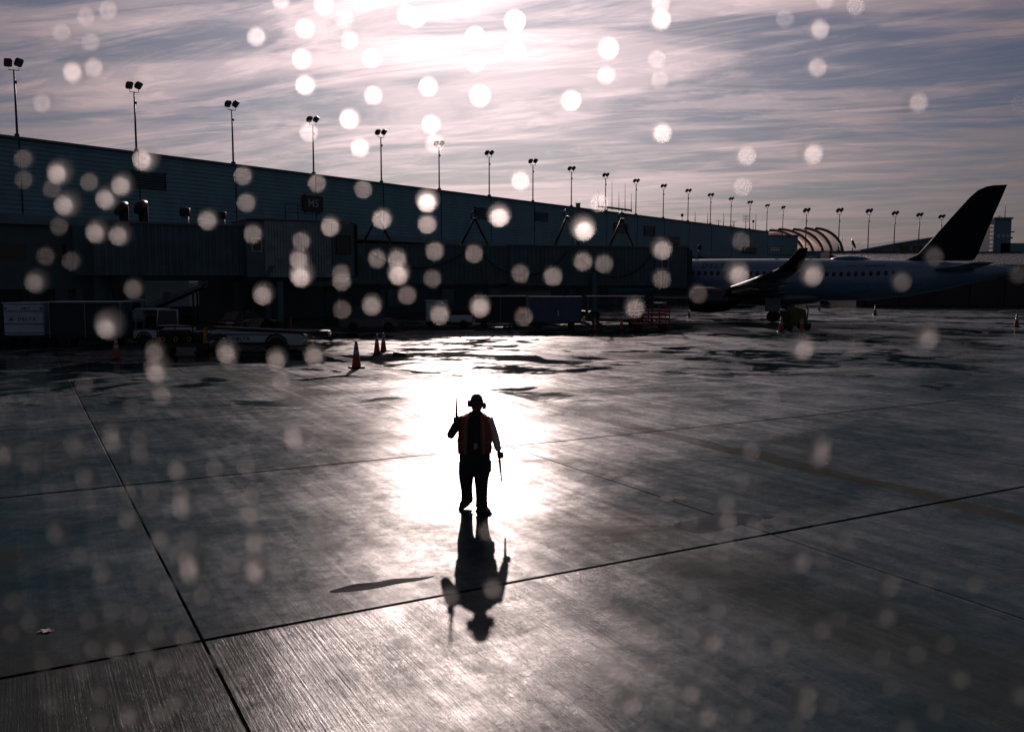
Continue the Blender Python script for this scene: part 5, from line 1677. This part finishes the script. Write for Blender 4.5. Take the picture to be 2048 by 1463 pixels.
# ------------------------------------------------------------------ rain on the window pane
DROPS = """177,33,2 222,20,2 128,64,2 187,84,2 154,142,3 195,133,3 90,204,2 517,73,3 613,57,3 608,117,3 615,168,3 650,10,2 565,0,2 733,3,2 745,116,2 748,190,2 702,235,3 722,292,2 620,262,2 833,35,2 857,172,2
863,247,2 870,285,1 815,30,2 950,72,2 951,125,2 960,190,3 1029,42,3 1030,100,3 1040,357,3 1140,199,3 1214,96,3 1211,150,1 1318,40,3 1318,8,2 1312,118,1 1318,160,1 1320,263,3 1487,308,3 1480,370,2 1567,37,1
1632,58,3 1629,133,3 1619,303,3 1705,12,2 1645,0,2 1829,202,3 2035,207,1 1197,402,2 690,40,1 700,80,1 294,315,4 122,342,3 137,405,3 247,367,3 217,394,3 196,460,3 50,316,1 50,357,1 106,375,1 181,362,1 120,450,1
242,467,2 488,350,1 495,403,1 418,437,2 93,510,1 145,520,1 508,465,1 75,560,2 270,575,2 855,398,4 635,365,1 727,377,1 765,435,2 662,450,2 855,445,2 998,428,3 1165,453,4 605,545,4 600,515,2 798,543,4 795,515,2
604,480,1 683,545,1 685,560,1 685,617,1 755,515,1 865,555,1 870,500,1 528,585,2 745,607,2 815,588,1 948,505,1 1040,545,1 1105,550,1 1165,520,1 1207,525,1 1322,495,2 1322,555,1 1472,543,4 1480,480,1 1621,543,4
1395,585,1 1800,560,2 1865,510,1 2035,545,1 1268,612,2 960,610,2 880,625,2 1047,632,1 221,646,4 318,735,4 312,700,2 456,700,2 460,720,1 555,715,2 630,708,2 1601,690,4 1848,668,4 1190,690,1 1710,690,1 565,760,1
172,765,1 328,785,2 265,810,1 227,860,2 230,878,2 152,887,2 10,900,2 12,915,2 68,930,2 280,875,1 283,905,1 175,952,2 178,1000,1 260,985,1 305,985,1 358,937,2 432,935,1 495,930,1 367,990,2 370,1010,3 503,990,1
502,1030,2 262,1036,2 118,1063,2 326,1078,2 380,1078,1 358,1105,1 162,1110,1 210,1142,2 384,1120,3 388,1137,3 513,1083,2 515,1125,3 517,1138,3 463,1128,1 552,1128,1 632,1045,1 340,1170,1 288,1160,1 407,1188,1
179,1237,1 281,1228,1 228,1218,1 63,1240,1 315,1265,1 372,1272,1 88,1325,1 188,1295,1 238,1298,2 293,1305,1 165,1340,1 330,1328,1 382,1328,1 440,1312,1 105,1405,1 200,1390,1 202,1440,1 262,1428,2 325,1425,1
352,1403,1 25,1264,1 30,1200,1 590,870,2 592,885,1 900,1190,1 985,1175,1 975,1060,1 672,1090,1 640,1090,1 1540,790,1 1635,905,3 1640,885,2 1500,900,1 1480,960,1 1450,1005,2 1450,1040,2 1378,1040,1
1505,1050,2 1560,1040,1 1640,1063,1 1686,1075,2 1597,1118,3 1640,1118,1 1448,1080,1 1440,1105,1 1775,1165,2 1852,1153,1 1945,1163,2 1380,1185,1 1430,1220,1 1675,1235,1 1640,1255,2 1768,1228,2 1378,1265,1
1420,1280,2 1490,1272,1 1555,1288,2 1492,1312,1 1410,1340,1 1830,1302,1 1888,1285,1 1760,1310,1 1916,1352,2 1377,1377,2 1490,1368,1 1608,1382,2 1605,1410,2 1658,1408,1 1408,1425,2 1486,1428,1 1258,1400,3
1810,1450,1 1780,1370,1 1868,1420,1 2040,1385,2 1590,1450,1 1298,1260,1 1300,1330,1 1330,1420,1 1215,1330,1"""
wm = bpy.data.materials.new('rain_water'); wm.use_nodes = True
nt = wm.node_tree
for n in list(nt.nodes):
    if n.type == 'BSDF_PRINCIPLED':
        nt.nodes.remove(n)
rf = nt.nodes.new('ShaderNodeBsdfRefraction'); rf.distribution = 'GGX' if hasattr(rf, 'distribution') else rf.distribution
rf.inputs['Roughness'].default_value = .54; rf.inputs['IOR'].default_value = 1.33; rf.inputs['Color'].default_value = (1, .97, .96, 1)
nt.links.new(rf.outputs[0], nt.nodes['Material Output'].inputs['Surface'])
pane = empty('wet_window', (0, PANE, CAMH - .2))
tag(pane, 'window pane close to the lens, seen only by its scattered raindrops', 'window')
# a sessile drop: shallow cap, thicker at its lower edge; its flat face lies on the glass
n = 12; rows = [[(0.0001 * math.cos(0), 0, 0)] * 1]
prof = [(1.0, .0), (.95, .24), (.80, .46), (.57, .63), (.29, .73)]
vs_ = []; fs_ = []
for r, h in prof:
    for k in range(n):
        a = 2 * math.pi * k / n
        x, z = r * math.cos(a), r * math.sin(a)
        z = z * (1.0 if z > 0 else 1.12)
        vs_.append((x, h * (1.12 if z < 0 else .94), z))
vs_.append((0, .76, 0))
for i in range(len(prof) - 1):
    for k in range(n):
        a = i * n + k; b = i * n + (k + 1) % n
        fs_.append((a, b, b + n, a + n))
fs_ += [((len(prof) - 1) * n + k, (len(prof) - 1) * n + (k + 1) % n, len(prof) * n) for k in range(n)]
drop_me = {}
for key_, fl_ in (('low', .52), ('mid', .75), ('high', 1.0)):           # flatter and fuller drops
    me_ = MB().add([(x_, y_ * fl_, z_) for x_, y_, z_ in vs_], fs_, True).mesh('raindrop', wm)
    bm = bmesh.new(); bm.from_mesh(me_)
    for f in bm.faces:
        if f.calc_center_median().dot(f.normal) < 0:
            f.normal_flip()
    bm.to_mesh(me_); bm.free()
    drop_me[key_] = me_
SIZE = {0: .0006, 1: .0009, 2: .0014, 3: .0020, 4: .0025}
rnd = random.Random(3)
for tok in DROPS.split():
    xx, yy, k_ = (int(v) for v in tok.split(','))
    d = ray(xx, yy)
    fwd = Vector((0, _c, -_s))
    p = Vector((0, 0, CAMH)) + d * (PANE / d.dot(fwd))
    th_ = math.acos(max(-1, min(1, d.normalized().dot(sun_dir))))
    fm_ = 'low' if th_ < .22 else ('mid' if th_ < .40 else 'high')
    o = link('raindrop', drop_me[fm_], pane, p - pane.location, (-PITCH, 0, 0))
    s_ = SIZE[k_] * (.85 + 2.5 * max(0, th_ - .12)) * rnd.uniform(.8, 1.15)
    o.scale = (s_ * rnd.uniform(.92, 1.08), s_, s_ * rnd.uniform(1.0, 1.15))
